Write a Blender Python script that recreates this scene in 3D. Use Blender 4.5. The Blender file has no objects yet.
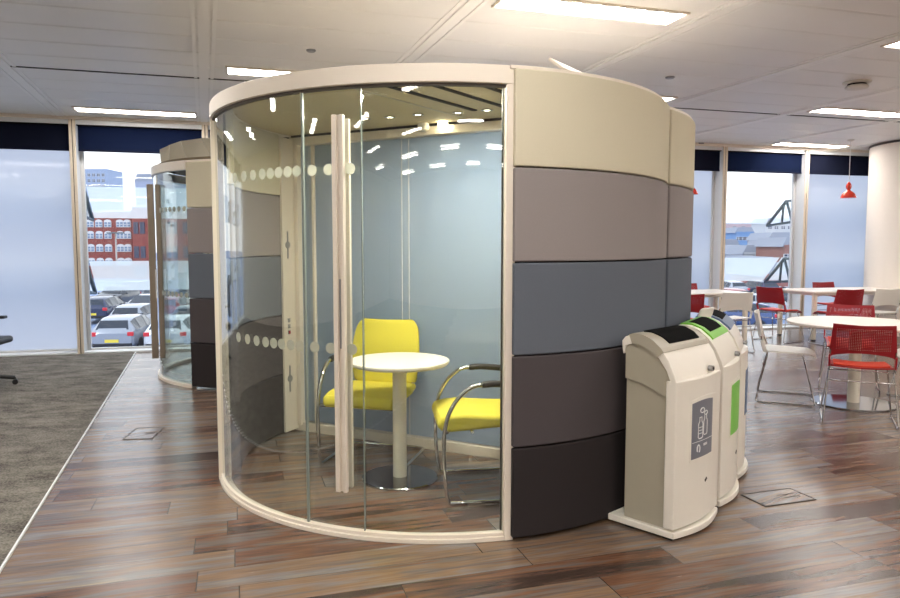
import bpy, bmesh, math, random
from mathutils import Vector, Matrix
random.seed(7)
PI = math.pi
R = math.radians
COL = bpy.context.scene.collection
sc = bpy.context.scene
F, EYE, PITCH = 700.0, 1.42, math.atan(54/700.0)

# ---------------------------------------------------------------- camera
cam = bpy.data.cameras.new('camera'); cam.lens = F/900*36; cam.sensor_width = 36
cam.clip_end = 2000; cam.clip_start = .05
co = bpy.data.objects.new('camera', cam); COL.objects.link(co)
co.location = (0, 0, EYE); co.rotation_euler = (PI/2-PITCH, 0, 0)
sc.camera = co
vs = sc.view_settings
vs.view_transform = 'Standard'; vs.look = 'None'; vs.gamma = 1; vs.use_curve_mapping = False
vs.exposure = 1.06

def at(px, py, z=0.0):
    """point of the plane at height z seen at a pixel of the photograph (used for layout)"""
    u = (px-450)/F; v = (299-py)/F
    d = Vector((u, math.cos(PITCH)+v*math.sin(PITCH), -math.sin(PITCH)+v*math.cos(PITCH)))
    return Vector((0, 0, EYE)) + d*((z-EYE)/d.z)
def ad(px, Y, z=0.0):
    return Vector(((px-450)/F*Y, Y, z))

# ---------------------------------------------------------------- materials
def lin(c):
    r = []
    for v in c:
        v /= 255.0
        r.append(v/12.92 if v <= .04045 else ((v+.055)/1.055)**2.4)
    return tuple(r)+(1,)
def new_mat(name):
    m = bpy.data.materials.new(name); m.use_nodes = True
    nt = m.node_tree; nt.nodes.clear()
    out = nt.nodes.new('ShaderNodeOutputMaterial')
    return m, nt, out
def N(nt, t, **kw):
    n = nt.nodes.new(t)
    for k, v in kw.items():
        if k.startswith('i_'):
            n.inputs[k[2:].replace('_', ' ')].default_value = v
        else:
            setattr(n, k, v)
    return n
def mat(name, rgb, rough=.5, metal=0, noise=0.0, nscale=20, bump=0.0, bscale=200, coat=0, spec=.5, rvar=0.0):
    m, nt, out = new_mat(name)
    b = N(nt, 'ShaderNodeBsdfPrincipled')
    c = lin(rgb)
    b.inputs['Base Color'].default_value = c
    b.inputs['Roughness'].default_value = rough; b.inputs['Metallic'].default_value = metal
    b.inputs['Coat Weight'].default_value = coat
    b.inputs['Specular IOR Level'].default_value = spec
    tc = N(nt, 'ShaderNodeTexCoord')
    nz = N(nt, 'ShaderNodeTexNoise'); nz.inputs['Scale'].default_value = nscale; nz.inputs['Detail'].default_value = 4
    nt.links.new(tc.outputs['Object'], nz.inputs['Vector'])
    mx = N(nt, 'ShaderNodeMix', data_type='RGBA')
    mx.inputs[6].default_value = tuple(v*(1-noise) for v in c[:3])+(1,)
    mx.inputs[7].default_value = tuple(min(1, v*(1+noise)) for v in c[:3])+(1,)
    nt.links.new(nz.outputs['Fac'], mx.inputs[0]); nt.links.new(mx.outputs[2], b.inputs['Base Color'])
    if bump:
        n2 = N(nt, 'ShaderNodeTexNoise'); n2.inputs['Scale'].default_value = bscale; n2.inputs['Detail'].default_value = 3
        nt.links.new(tc.outputs['Object'], n2.inputs['Vector'])
        bp = N(nt, 'ShaderNodeBump'); bp.inputs['Strength'].default_value = bump; bp.inputs['Distance'].default_value = .004
        nt.links.new(n2.outputs['Fac'], bp.inputs['Height']); nt.links.new(bp.outputs['Normal'], b.inputs['Normal'])
    nt.links.new(b.outputs[0], out.inputs[0])
    return m
def emit(name, rgb, s):
    m, nt, out = new_mat(name)
    e = N(nt, 'ShaderNodeEmission'); e.inputs[0].default_value = lin(rgb); e.inputs[1].default_value = s
    nt.links.new(e.outputs[0], out.inputs[0]); return m
def fres(nt, ior):
    f = N(nt, 'ShaderNodeFresnel'); ge = N(nt, 'ShaderNodeNewGeometry')
    m = N(nt, 'ShaderNodeMath', operation='MULTIPLY_ADD')          # same reflectance from both faces of a sheet
    nt.links.new(ge.outputs['Backfacing'], m.inputs[0]); m.inputs[1].default_value = 1/ior-ior; m.inputs[2].default_value = ior
    nt.links.new(m.outputs[0], f.inputs[0]); return f
def glass(name, tint=(235, 242, 240), ior=1.5, rough=0.0, boost=1.0):
    """clear architectural glass: see-through with Fresnel reflection"""
    m, nt, out = new_mat(name)
    t = N(nt, 'ShaderNodeBsdfTransparent'); t.inputs[0].default_value = lin(tint)
    g = N(nt, 'ShaderNodeBsdfGlossy'); g.inputs['Roughness'].default_value = rough
    f = fres(nt, ior)
    mu = N(nt, 'ShaderNodeMath', operation='MULTIPLY'); mu.inputs[1].default_value = boost; mu.use_clamp = True
    mx = N(nt, 'ShaderNodeMixShader')
    nt.links.new(f.outputs[0], mu.inputs[0]); nt.links.new(mu.outputs[0], mx.inputs[0])
    nt.links.new(t.outputs[0], mx.inputs[1]); nt.links.new(g.outputs[0], mx.inputs[2])
    nt.links.new(mx.outputs[0], out.inputs[0]); return m
def frosted(name, rgb, trans=.8, clear=0.0, ior=1.5, gl=.05, dif=(200, 205, 210)):
    """light-diffusing glass: translucent + diffuse, glossy skin, optional clear share"""
    m, nt, out = new_mat(name)
    tl = N(nt, 'ShaderNodeBsdfTranslucent'); tl.inputs[0].default_value = lin(rgb)
    df = N(nt, 'ShaderNodeBsdfDiffuse'); df.inputs[0].default_value = lin(dif)
    a = N(nt, 'ShaderNodeMixShader'); a.inputs[0].default_value = trans
    nt.links.new(df.outputs[0], a.inputs[1]); nt.links.new(tl.outputs[0], a.inputs[2])
    tr = N(nt, 'ShaderNodeBsdfTransparent'); tr.inputs[0].default_value = lin((235, 242, 250))
    c = N(nt, 'ShaderNodeMixShader'); c.inputs[0].default_value = clear
    nt.links.new(a.outputs[0], c.inputs[1]); nt.links.new(tr.outputs[0], c.inputs[2])
    g = N(nt, 'ShaderNodeBsdfGlossy'); g.inputs['Roughness'].default_value = gl
    f = fres(nt, ior)
    e = N(nt, 'ShaderNodeMixShader')
    nt.links.new(f.outputs[0], e.inputs[0]); nt.links.new(c.outputs[0], e.inputs[1]); nt.links.new(g.outputs[0], e.inputs[2])
    nt.links.new(e.outputs[0], out.inputs[0]); return m

M = {}
M['ceiling'] = mat('ceiling_metal', (236, 234, 230), .42, noise=.03, nscale=2)
M['strip'] = mat('ceiling_strip', (242, 240, 236), .4)
M['dark_gap'] = mat('dark_gap', (84, 78, 72), .8)
M['wall'] = mat('painted_wall', (232, 222, 210), .7, noise=.02)
M['mullion'] = mat('mullion_paint', (214, 200, 180), .45)
M['reveal'] = mat('mullion_reveal', (205, 205, 205), .5)
M['sill'] = mat('white_sill', (225, 228, 230), .4)
M['white'] = mat('white_powder_coat', (226, 216, 202), .35, noise=.01)
M['rim'] = mat('cream_rim', (234, 224, 210), .4)
M['cream_fabric'] = mat('cream_fabric', (214, 206, 182), .95, noise=.06, nscale=300, bump=.25, bscale=500, spec=.2)
M['taupe_fabric'] = mat('taupe_grey_fabric', (150, 142, 141), .95, noise=.12, nscale=350, bump=.3, bscale=500, spec=.2)
M['slate_fabric'] = mat('slate_grey_fabric', (102, 108, 118), .95, noise=.14, nscale=350, bump=.3, bscale=500, spec=.2)
M['brown_fabric'] = mat('dark_taupe_fabric', (81, 75, 77), .95, noise=.14, nscale=350, bump=.3, bscale=500, spec=.2)
M['black_fabric'] = mat('charcoal_fabric', (50, 45, 46), .95, noise=.14, nscale=350, bump=.3, bscale=500, spec=.2)
M['black'] = mat('black_plastic', (20, 20, 22), .45)
M['matt_black'] = mat('matt_black', (10, 10, 10), .9, spec=.1)
M['yellow'] = mat('yellow_upholstery', (216, 203, 74), .85, noise=.05, nscale=200, bump=.2, bscale=400, spec=.3)
M['chrome'] = mat('chrome', (200, 200, 200), .08, 1)
M['disc_steel'] = mat('polished_steel', (150, 152, 155), .08, 1)
M['table_white'] = mat('white_laminate', (238, 230, 220), .35)
M['table_column'] = mat('cream_column', (228, 220, 204), .4, noise=.02)
M['bin_cream'] = mat('cream_bin_plastic', (238, 232, 220), .3, noise=.02, bump=.05, bscale=300)
M['bin_olive'] = mat('olive_grey_bin_plastic', (172, 166, 148), .45, noise=.03, bump=.1, bscale=300)
M['bin_grey'] = mat('grey_bin_surround', (172, 165, 148), .4)
M['bin_green'] = mat('lime_green_plastic', (118, 196, 50), .35)
M['bin_blue'] = mat('slate_blue_plastic', (88, 108, 140), .4)
M['label_grey'] = mat('grey_label', (122, 124, 134), .4)
M['label_green'] = mat('green_label', (128, 204, 84), .4)
M['ink'] = mat('white_ink', (235, 235, 235), .5)
M['red'] = mat('red_plastic', (158, 20, 30), .35)
M['red_seat'] = mat('orange_red_seat', (214, 62, 34), .5)
M['white_chair'] = mat('white_chair_plastic', (232, 228, 220), .35)
M['dark_steel'] = mat('dark_steel', (84, 98, 104), .5, .3)
M['lamp_red'] = mat('red_enamel', (222, 52, 26), .25, coat=.5)
M['grey_metal'] = mat('grey_metal', (150, 150, 150), .35, .6)
M['handle'] = mat('satin_handle', (226, 216, 202), .35, .0)
M['handle_dark'] = mat('bronze_grey_handle', (150, 138, 122), .35, .3)
M['detector'] = mat('detector_plastic', (222, 218, 210), .5)
M['glass'] = glass('clear_glass', (248, 250, 251), 1.5, 0, 1.0)
M['pod_glass'] = glass('pod_glass', (243, 247, 245), 1.5, 0, 1.6)
M['glass_edge'] = mat('glass_edge', (132, 142, 138), .2)
M['frost_window'] = frosted('frosted_window', (206, 207, 214), .9, 0, 1.5, .06, (225, 228, 232))
M['shade_glass'] = frosted('fritted_sunshade_glass', (244, 250, 252), .92, .45, 1.3, .1, (240, 244, 246))
M['dot'] = frosted('frosted_dot', (215, 215, 205), .5, .15, 1.3, .3, (205, 205, 190))
M['blind'] = mat('navy_blind_fabric', (20, 24, 42), .9, spec=.1)
def blind_mesh():
    m, nt, out = new_mat('navy_mesh_blind')
    d = N(nt, 'ShaderNodeBsdfDiffuse'); d.inputs[0].default_value = lin((20, 27, 50))
    t = N(nt, 'ShaderNodeBsdfTransparent'); t.inputs[0].default_value = lin((170, 195, 235))
    mx = N(nt, 'ShaderNodeMixShader'); mx.inputs[0].default_value = .07
    nt.links.new(d.outputs[0], mx.inputs[1]); nt.links.new(t.outputs[0], mx.inputs[2]); nt.links.new(mx.outputs[0], out.inputs[0])
    return m
M['blind_mesh'] = blind_mesh()
def partition_mat():
    m, nt, out = new_mat('blue_grey_back_painted_glass')
    b = N(nt, 'ShaderNodeBsdfPrincipled'); b.inputs['Base Color'].default_value = lin((166, 184, 204))
    b.inputs['Roughness'].default_value = .5; b.inputs['Coat Weight'].default_value = 0; b.inputs['Coat Roughness'].default_value = .015
    b.inputs['Coat IOR'].default_value = 1.9
    tl = N(nt, 'ShaderNodeBsdfTranslucent'); tl.inputs[0].default_value = lin((210, 222, 236))
    mx = N(nt, 'ShaderNodeMixShader'); mx.inputs[0].default_value = .45
    nt.links.new(b.outputs[0], mx.inputs[1]); nt.links.new(tl.outputs[0], mx.inputs[2])
    gl = N(nt, 'ShaderNodeBsdfGlossy'); gl.inputs['Roughness'].default_value = .02; e = N(nt, 'ShaderNodeMixShader')
    nt.links.new(fres(nt, 1.75).outputs[0], e.inputs[0]); nt.links.new(mx.outputs[0], e.inputs[1]); nt.links.new(gl.outputs[0], e.inputs[2])
    nt.links.new(e.outputs[0], out.inputs[0])
    return m
M['partition'] = partition_mat()
M['light'] = emit('light_diffuser', (255, 250, 244), 15)
M['downlight'] = emit('downlight_lamp', (255, 236, 200), 14)

def mth(nt, op, a, b=None):
    n = N(nt, 'ShaderNodeMath', operation=op)
    for i, v in enumerate((a, b)):
        if v is None: continue
        if isinstance(v, (int, float)): n.inputs[i].default_value = v
        else: nt.links.new(v, n.inputs[i])
    return n.outputs[0]
def plank_floor(angle):
    m, nt, out = new_mat('reclaimed_wood_planks')
    L = nt.links.new
    tc = N(nt, 'ShaderNodeTexCoord')
    mp = N(nt, 'ShaderNodeMapping'); mp.inputs['Rotation'].default_value = (0, 0, -angle); L(tc.outputs['Object'], mp.inputs['Vector'])
    sp = N(nt, 'ShaderNodeSeparateXYZ'); L(mp.outputs[0], sp.inputs[0])
    W, LEN = .185, 1.25
    yy = mth(nt, 'DIVIDE', sp.outputs[1], W); row = mth(nt, 'FLOOR', yy)
    wn = N(nt, 'ShaderNodeTexWhiteNoise', noise_dimensions='1D'); L(row, wn.inputs['W'])
    xx = mth(nt, 'ADD', mth(nt, 'DIVIDE', sp.outputs[0], LEN), mth(nt, 'MULTIPLY', wn.outputs['Value'], 7.3))
    colm = mth(nt, 'FLOOR', xx)
    cb = N(nt, 'ShaderNodeCombineXYZ'); L(row, cb.inputs[0]); L(colm, cb.inputs[1])
    w2 = N(nt, 'ShaderNodeTexWhiteNoise', noise_dimensions='2D'); L(cb.outputs[0], w2.inputs['Vector'])
    # grain: stretched noise offset per plank
    add = N(nt, 'ShaderNodeVectorMath', operation='ADD'); sc2 = N(nt, 'ShaderNodeVectorMath', operation='SCALE'); sc2.inputs['Scale'].default_value = 13.0
    L(w2.outputs['Color'], sc2.inputs[0]); L(mp.outputs[0], add.inputs[0]); L(sc2.outputs[0], add.inputs[1])
    m2 = N(nt, 'ShaderNodeMapping'); m2.inputs['Scale'].default_value = (.8, 8, 1); L(add.outputs[0], m2.inputs['Vector'])
    g = N(nt, 'ShaderNodeTexNoise'); g.inputs['Scale'].default_value = 1.6; g.inputs['Detail'].default_value = 5; g.inputs['Roughness'].default_value = .55; g.inputs['Distortion'].default_value = .4
    L(m2.outputs[0], g.inputs['Vector'])
    m3 = N(nt, 'ShaderNodeMapping'); m3.inputs['Scale'].default_value = (4, 60, 1); L(add.outputs[0], m3.inputs['Vector'])
    g2 = N(nt, 'ShaderNodeTexNoise'); g2.inputs['Scale'].default_value = 1.5; g2.inputs['Detail'].default_value = 6; L(m3.outputs[0], g2.inputs['Vector'])
    mixv = mth(nt, 'ADD', mth(nt, 'MULTIPLY', w2.outputs['Value'], .46), mth(nt, 'MULTIPLY', mth(nt, 'SUBTRACT', mth(nt, 'MULTIPLY', g.outputs['Fac'], 1.8), .42), .62))
    rp = N(nt, 'ShaderNodeValToRGB'); e = rp.color_ramp.elements
    e[0].position = .12; e[0].color = lin((54, 42, 38)); e[1].position = .95; e[1].color = lin((158, 138, 116))
    for p, c in ((.3, (80, 62, 54)), (.42, (118, 82, 60)), (.52, (106, 98, 94)), (.64, (134, 106, 82)), (.78, (124, 120, 119))):
        x = e.new(p); x.color = lin(c)
    L(mixv, rp.inputs[0])
    mul = N(nt, 'ShaderNodeMix', data_type='RGBA', blend_type='MULTIPLY'); mul.inputs[0].default_value = .5
    L(rp.outputs[0], mul.inputs[6])
    r2 = N(nt, 'ShaderNodeValToRGB'); r2.color_ramp.elements[0].position = .3; r2.color_ramp.elements[0].color = (.45, .42, .4, 1); r2.color_ramp.elements[1].position = .62; r2.color_ramp.elements[1].color = (1.0, 1.0, 1.0, 1)
    L(g2.outputs['Fac'], r2.inputs[0]); L(r2.outputs[0], mul.inputs[7])
    # joints
    fy = mth(nt, 'FRACT', yy); fx = mth(nt, 'FRACT', xx)
    ey = mth(nt, 'MINIMUM', fy, mth(nt, 'SUBTRACT', 1, fy)); ex = mth(nt, 'MINIMUM', fx, mth(nt, 'SUBTRACT', 1, fx))
    jy = mth(nt, 'LESS_THAN', ey, .005); jx = mth(nt, 'LESS_THAN', ex, .0018); j = mth(nt, 'MAXIMUM', jx, jy)
    dk = N(nt, 'ShaderNodeMix', data_type='RGBA'); L(j, dk.inputs[0]); L(mul.outputs[2], dk.inputs[6]); dk.inputs[7].default_value = lin((52, 42, 38))
    b = N(nt, 'ShaderNodeBsdfPrincipled'); L(dk.outputs[2], b.inputs['Base Color'])
    rr = mth(nt, 'ADD', mth(nt, 'MULTIPLY', g2.outputs['Fac'], .10), .20); L(rr, b.inputs['Roughness'])
    b.inputs['Specular IOR Level'].default_value = .6
    bp = N(nt, 'ShaderNodeBump'); bp.inputs['Strength'].default_value = .04; bp.inputs['Distance'].default_value = .003; L(g2.outputs['Fac'], bp.inputs['Height']); L(bp.outputs[0], b.inputs['Normal'])
    L(b.outputs[0], out.inputs[0]); return m
M['planks'] = plank_floor(R(17))
def carpet_mat():
    m, nt, out = new_mat('grey_loop_carpet'); L = nt.links.new
    tc = N(nt, 'ShaderNodeTexCoord'); mp = N(nt, 'ShaderNodeMapping'); mp.inputs['Rotation'].default_value = (0, 0, R(-17)); mp.inputs['Scale'].default_value = (1, 1.8, 1)
    L(tc.outputs['Object'], mp.inputs['Vector'])
    a = N(nt, 'ShaderNodeTexNoise'); a.inputs['Scale'].default_value = 3; a.inputs['Detail'].default_value = 10; a.inputs['Roughness'].default_value = .75; L(mp.outputs[0], a.inputs['Vector'])
    c = N(nt, 'ShaderNodeTexNoise'); c.inputs['Scale'].default_value = 90; c.inputs['Detail'].default_value = 3; L(tc.outputs['Object'], c.inputs['Vector'])
    s = mth(nt, 'ADD', mth(nt, 'MULTIPLY', a.outputs['Fac'], .7), mth(nt, 'MULTIPLY', c.outputs['Fac'], .5))
    rp = N(nt, 'ShaderNodeValToRGB'); e = rp.color_ramp.elements
    e[0].position = .44; e[0].color = lin((60, 57, 53)); e[1].position = .74; e[1].color = lin((142, 137, 129)); L(s, rp.inputs[0])
    b = N(nt, 'ShaderNodeBsdfPrincipled'); b.inputs['Roughness'].default_value = 1; b.inputs['Specular IOR Level'].default_value = .1; L(rp.outputs[0], b.inputs['Base Color'])
    bp = N(nt, 'ShaderNodeBump'); bp.inputs['Strength'].default_value = .5; bp.inputs['Distance'].default_value = .006; L(c.outputs['Fac'], bp.inputs['Height']); L(bp.outputs[0], b.inputs['Normal'])
    L(b.outputs[0], out.inputs[0]); return m
M['carpet'] = carpet_mat()
def perforated(name, rgb, pitch=.0125, hole=.23):
    """plastic sheet pierced by a grid of small round holes inside a plain border"""
    m, nt, out = new_mat(name); L = nt.links.new
    tc = N(nt, 'ShaderNodeTexCoord'); sp = N(nt, 'ShaderNodeSeparateXYZ'); L(tc.outputs['Object'], sp.inputs[0])
    X, Z = sp.outputs[0], sp.outputs[2]
    def cell(ox, oz):
        fx = mth(nt, 'SUBTRACT', mth(nt, 'FRACT', mth(nt, 'ADD', mth(nt, 'DIVIDE', X, pitch), ox)), .5)
        fz = mth(nt, 'SUBTRACT', mth(nt, 'FRACT', mth(nt, 'ADD', mth(nt, 'DIVIDE', Z, pitch), oz)), .5)
        d = mth(nt, 'SQRT', mth(nt, 'ADD', mth(nt, 'MULTIPLY', fx, fx), mth(nt, 'MULTIPLY', fz, fz)))
        return mth(nt, 'LESS_THAN', d, hole)
    h = cell(100, 100)
    bx = mth(nt, 'LESS_THAN', mth(nt, 'ABSOLUTE', X), .185)
    bz = mth(nt, 'LESS_THAN', mth(nt, 'ABSOLUTE', mth(nt, 'SUBTRACT', Z, .685)), .085)
    h = mth(nt, 'MULTIPLY', h, mth(nt, 'MULTIPLY', bx, bz))
    b = N(nt, 'ShaderNodeBsdfPrincipled'); b.inputs['Base Color'].default_value = lin(rgb); b.inputs['Roughness'].default_value = .4
    t = N(nt, 'ShaderNodeBsdfTransparent'); mx = N(nt, 'ShaderNodeMixShader'); L(h, mx.inputs[0]); L(b.outputs[0], mx.inputs[1]); L(t.outputs[0], mx.inputs[2])
    L(mx.outputs[0], out.inputs[0]); return m
M['red_perf'] = perforated('perforated_red_plastic', (150, 18, 30))
M['white_perf'] = perforated('perforated_white_plastic', (230, 226, 218), hole=.12)
def brick_mat():
    m, nt, out = new_mat('red_brick'); L = nt.links.new
    tc = N(nt, 'ShaderNodeTexCoord'); mp = N(nt, 'ShaderNodeMapping'); mp.inputs['Rotation'].default_value = (R(90), 0, 0); L(tc.outputs['Object'], mp.inputs['Vector'])
    br = N(nt, 'ShaderNodeTexBrick'); br.inputs['Color1'].default_value = lin((138, 56, 50)); br.inputs['Color2'].default_value = lin((112, 44, 42)); br.inputs['Mortar'].default_value = lin((140, 96, 90)); br.inputs['Scale'].default_value = 2.2
    L(mp.outputs[0], br.inputs['Vector'])
    b = N(nt, 'ShaderNodeBsdfPrincipled'); b.inputs['Roughness'].default_value = .9; L(br.outputs['Color'], b.inputs['Base Color']); L(b.outputs[0], out.inputs[0]); return m
M['brick'] = brick_mat()
M['asphalt'] = mat('pale_blue_asphalt', (120, 138, 172), .6, noise=.2, nscale=.25)  # bright blue, overexposed daylight is put into the asphalt colour
M['car_glass'] = mat('car_glass', (36, 44, 58), .08)
M['car_red_light'] = mat('tail_light', (200, 40, 52), .3)
M['tyre'] = mat('tyre', (34, 36, 44), .8)
M['plate'] = mat('number_plate', (226, 202, 70), .5)
M['white_frame'] = mat('white_window_frame', (196, 198, 202), .6)
M['far_glass'] = mat('far_window_glass', (110, 130, 156), .2)
M['dark_far_glass'] = mat('dark_far_window', (52, 60, 84), .2)
PAINT = {k: mat(k+'_car_paint', c, .25, .2, coat=.6) for k, c in dict(silver=(146, 152, 164), white=(206, 208, 212), navy=(36, 46, 78), dark=(40, 45, 56), red=(140, 30, 40), grey=(70, 80, 98), blue=(44, 70, 120)).items()}

# ---------------------------------------------------------------- mesh building
class MB:
    def __init__(s): s.v = []; s.f = []; s.sm = []
    def add(s, vs, fs, smooth=False):
        o = len(s.v); s.v += [tuple(p) for p in vs]; s.f += [tuple(i+o for i in f) for f in fs]; s.sm += [smooth]*len(fs); return s
    def box(s, c, d, rz=0, rot=None):
        x, y, z = d[0]/2, d[1]/2, d[2]/2
        vs = [Vector((a*x, b*y, e*z)) for a in (-1, 1) for b in (-1, 1) for e in (-1, 1)]
        m = rot if rot is not None else Matrix.Rotation(rz, 3, 'Z')
        vs = [m @ p + Vector(c) for p in vs]
        return s.add(vs, [(0, 1, 3, 2), (4, 6, 7, 5), (0, 4, 5, 1), (2, 3, 7, 6), (0, 2, 6, 4), (1, 5, 7, 3)])
    def prism(s, poly, ext, axis='z', smooth=False):
        """poly: 2D points; ext (a,b) along axis. axis z: (x,y); x: (y,z); y: (x,z)"""
        def P(p, t):
            return {'z': (p[0], p[1], t), 'x': (t, p[0], p[1]), 'y': (p[0], t, p[1])}[axis]
        n = len(poly); vs = [P(p, ext[0]) for p in poly]+[P(p, ext[1]) for p in poly]
        s.add(vs, [(i, (i+1) % n, n+(i+1) % n, n+i) for i in range(n)], smooth)
        s.add(vs, [tuple(range(n))[::-1], tuple(range(n, 2*n))]); return s
    def arc(s, c, r0, r1, a0, a1, z0, z1, n=48):
        vs = []; fs = []
        for i in range(n+1):
            a = a0+(a1-a0)*i/n
            for r, z in ((r0, z0), (r1, z0), (r1, z1), (r0, z1)):
                vs.append((c[0]+r*math.cos(a), c[1]+r*math.sin(a), z))
        for i in range(n):
            for k in range(4):
                fs.append((4*i+k, 4*i+(k+1) % 4, 4*i+4+(k+1) % 4, 4*i+4+k))
        s.add(vs, fs, False); s.add(vs, [(3, 2, 1, 0), (4*n, 4*n+1, 4*n+2, 4*n+3)]); return s
    def lathe(s, prof, c=(0, 0, 0), n=40, smooth=True):
        vs = []; fs = []
        for r, z in prof:
            for i in range(n):
                a = 2*PI*i/n; vs.append((c[0]+r*math.cos(a), c[1]+r*math.sin(a), c[2]+z))
        for j in range(len(prof)-1):
            for i in range(n):
                fs.append((j*n+i, j*n+(i+1) % n, (j+1)*n+(i+1) % n, (j+1)*n+i))
        s.add(vs, fs, smooth)
        caps = []
        if prof[0][0] > 1e-5: caps.append(tuple(range(n))[::-1])
        if prof[-1][0] > 1e-5: caps.append(tuple((len(prof)-1)*n+i for i in range(n)))
        if caps: s.add(vs, caps)
        return s
    def cyl(s, p0, p1, r, n=16, r1=None):
        return s.tube([p0, p1], r, n, r1=r1)
    def tube(s, pts, r, n=12, closed=False, r1=None):
        pts = [Vector(p) for p in pts]; m = len(pts); vs = []; fs = []
        T = []
        for i in range(m):
            if closed: t = pts[(i+1) % m]-pts[i-1]
            else: t = pts[min(i+1, m-1)]-pts[max(i-1, 0)]
            T.append(t.normalized())
        up = Vector((0, 0, 1)) if abs(T[0].z) < .9 else Vector((1, 0, 0))
        nrm = (up-T[0]*up.dot(T[0])).normalized()
        for i in range(m):
            nrm = (nrm-T[i]*nrm.dot(T[i])).normalized(); b = T[i].cross(nrm)
            rr = r if r1 is None else r+(r1-r)*i/(m-1)
            for k in range(n):
                a = 2*PI*k/n; vs.append(pts[i]+(nrm*math.cos(a)+b*math.sin(a))*rr)
        for i in range(m if closed else m-1):
            for k in range(n):
                j = (i+1) % m; fs.append((i*n+k, i*n+(k+1) % n, j*n+(k+1) % n, j*n+k))
        s.add(vs, fs, True)
        if not closed: s.add(vs, [tuple(range(n))[::-1], tuple((m-1)*n+k for k in range(n))])
        return s
    def grid(s, fn, nu, nv, th):
        """sheet fn(u,v)->(point) u,v in 0..1, thickened by th along its normal"""
        P = [[Vector(fn(i/nu, j/nv)) for j in range(nv+1)] for i in range(nu+1)]
        top = []; bot = []
        for i in range(nu+1):
            for j in range(nv+1):
                a = P[min(i+1, nu)][j]-P[max(i-1, 0)][j]; b = P[i][min(j+1, nv)]-P[i][max(j-1, 0)]
                nn = a.cross(b).normalized()*th/2
                top.append(P[i][j]+nn); bot.append(P[i][j]-nn)
        w = nv+1; o = len(top); fs = []
        for i in range(nu):
            for j in range(nv):
                q = (i*w+j, (i+1)*w+j, (i+1)*w+j+1, i*w+j+1); fs.append(q); fs.append(tuple(k+o for k in q[::-1]))
        for i in range(nu):
            fs.append((i*w, i*w+o, (i+1)*w+o, (i+1)*w)); fs.append((i*w+nv, (i+1)*w+nv, (i+1)*w+nv+o, i*w+nv+o))
        for j in range(nv):
            fs.append((j, j+1, j+1+o, j+o)); fs.append((nu*w+j, nu*w+j+o, nu*w+j+1+o, nu*w+j+1))
        return s.add(top+bot, fs, True)
    def build(s, name, m, parent=None, bevel=0, seg=2, sub=0, label=None, loc=None, rz=None):
        me = bpy.data.meshes.new(name); bm = bmesh.new()
        bv = [bm.verts.new(p) for p in s.v]
        for f, sm in zip(s.f, s.sm):
            try: fc = bm.faces.new([bv[i] for i in f]); fc.smooth = sm
            except ValueError: pass
        bmesh.ops.remove_doubles(bm, verts=bm.verts, dist=1e-5)
        bmesh.ops.delete(bm, geom=[v for v in bm.verts if not v.link_faces], context='VERTS')
        bmesh.ops.recalc_face_normals(bm, faces=bm.faces)
        for e in bm.edges:
            if len(e.link_faces) == 2 and e.calc_face_angle(0) > .6: e.smooth = False
        bm.to_mesh(me); bm.free(); me.materials.append(m)
        o = bpy.data.objects.new(name, me); COL.objects.link(o)
        if parent: o.parent = parent
        if bevel:
            b = o.modifiers.new('b', 'BEVEL'); b.width = bevel; b.segments = seg; b.limit_method = 'ANGLE'; b.angle_limit = R(40)
            for p in me.polygons: p.use_smooth = True
            b.harden_normals = True
        if sub:
            b = o.modifiers.new('s', 'SUBSURF'); b.levels = sub; b.render_levels = sub
            for p in me.polygons: p.use_smooth = True
        if label: o['label'] = label
        if loc is not None: o.location = loc
        if rz is not None: o.rotation_euler.z = rz
        return o
def tag(o, label=None, cat=None, group=None, kind=None):
    if label: o['label'] = label
    if cat: o['category'] = cat
    if group: o['group'] = group
    if kind: o['kind'] = kind
    return o
def thing(name, label, cat, loc=(0, 0, 0), rz=0, group=None):
    o = bpy.data.objects.new(name, None); COL.objects.link(o); o.empty_display_size = .1
    o.location = loc; o.rotation_euler = (0, 0, rz); return tag(o, label, cat, group)
def structure(name, mb, m, **k):
    return tag(mb.build(name, m, **k), kind='structure')
def children(o): return [c for c in bpy.data.objects if c.parent == o]
def copy_tree(o, parent=None):
    c = o.copy(); COL.objects.link(c)
    if parent: c.parent = parent
    for ch in children(o): copy_tree(ch, c)
    return c
def spl(pts, n=6):
    """Catmull-Rom through points"""
    P = [Vector(p) for p in pts]; P = [P[0]*2-P[1]]+P+[P[-1]*2-P[-2]]; out = []
    for i in range(1, len(P)-2):
        for k in range(n):
            t = k/n; a, b, c, d = P[i-1:i+3]
            out.append(.5*((2*b)+(c-a)*t+(2*a-5*b+4*c-d)*t*t+(3*b-a-3*c+d)*t**3))
    out.append(P[-2]); return out
def fillet(pts, r, n=5):
    """polyline with rounded corners"""
    P = [Vector(p) for p in pts]; out = [P[0]]
    for i in range(1, len(P)-1):
        a = (P[i-1]-P[i]); b = (P[i+1]-P[i]); q = min(r, a.length*.49, b.length*.49)
        s, e = P[i]+a.normalized()*q, P[i]+b.normalized()*q
        for k in range(n+1):
            t = k/n; out.append(s*(1-t)**2+P[i]*2*t*(1-t)+e*t*t)
    out.append(P[-1]); return out

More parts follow.
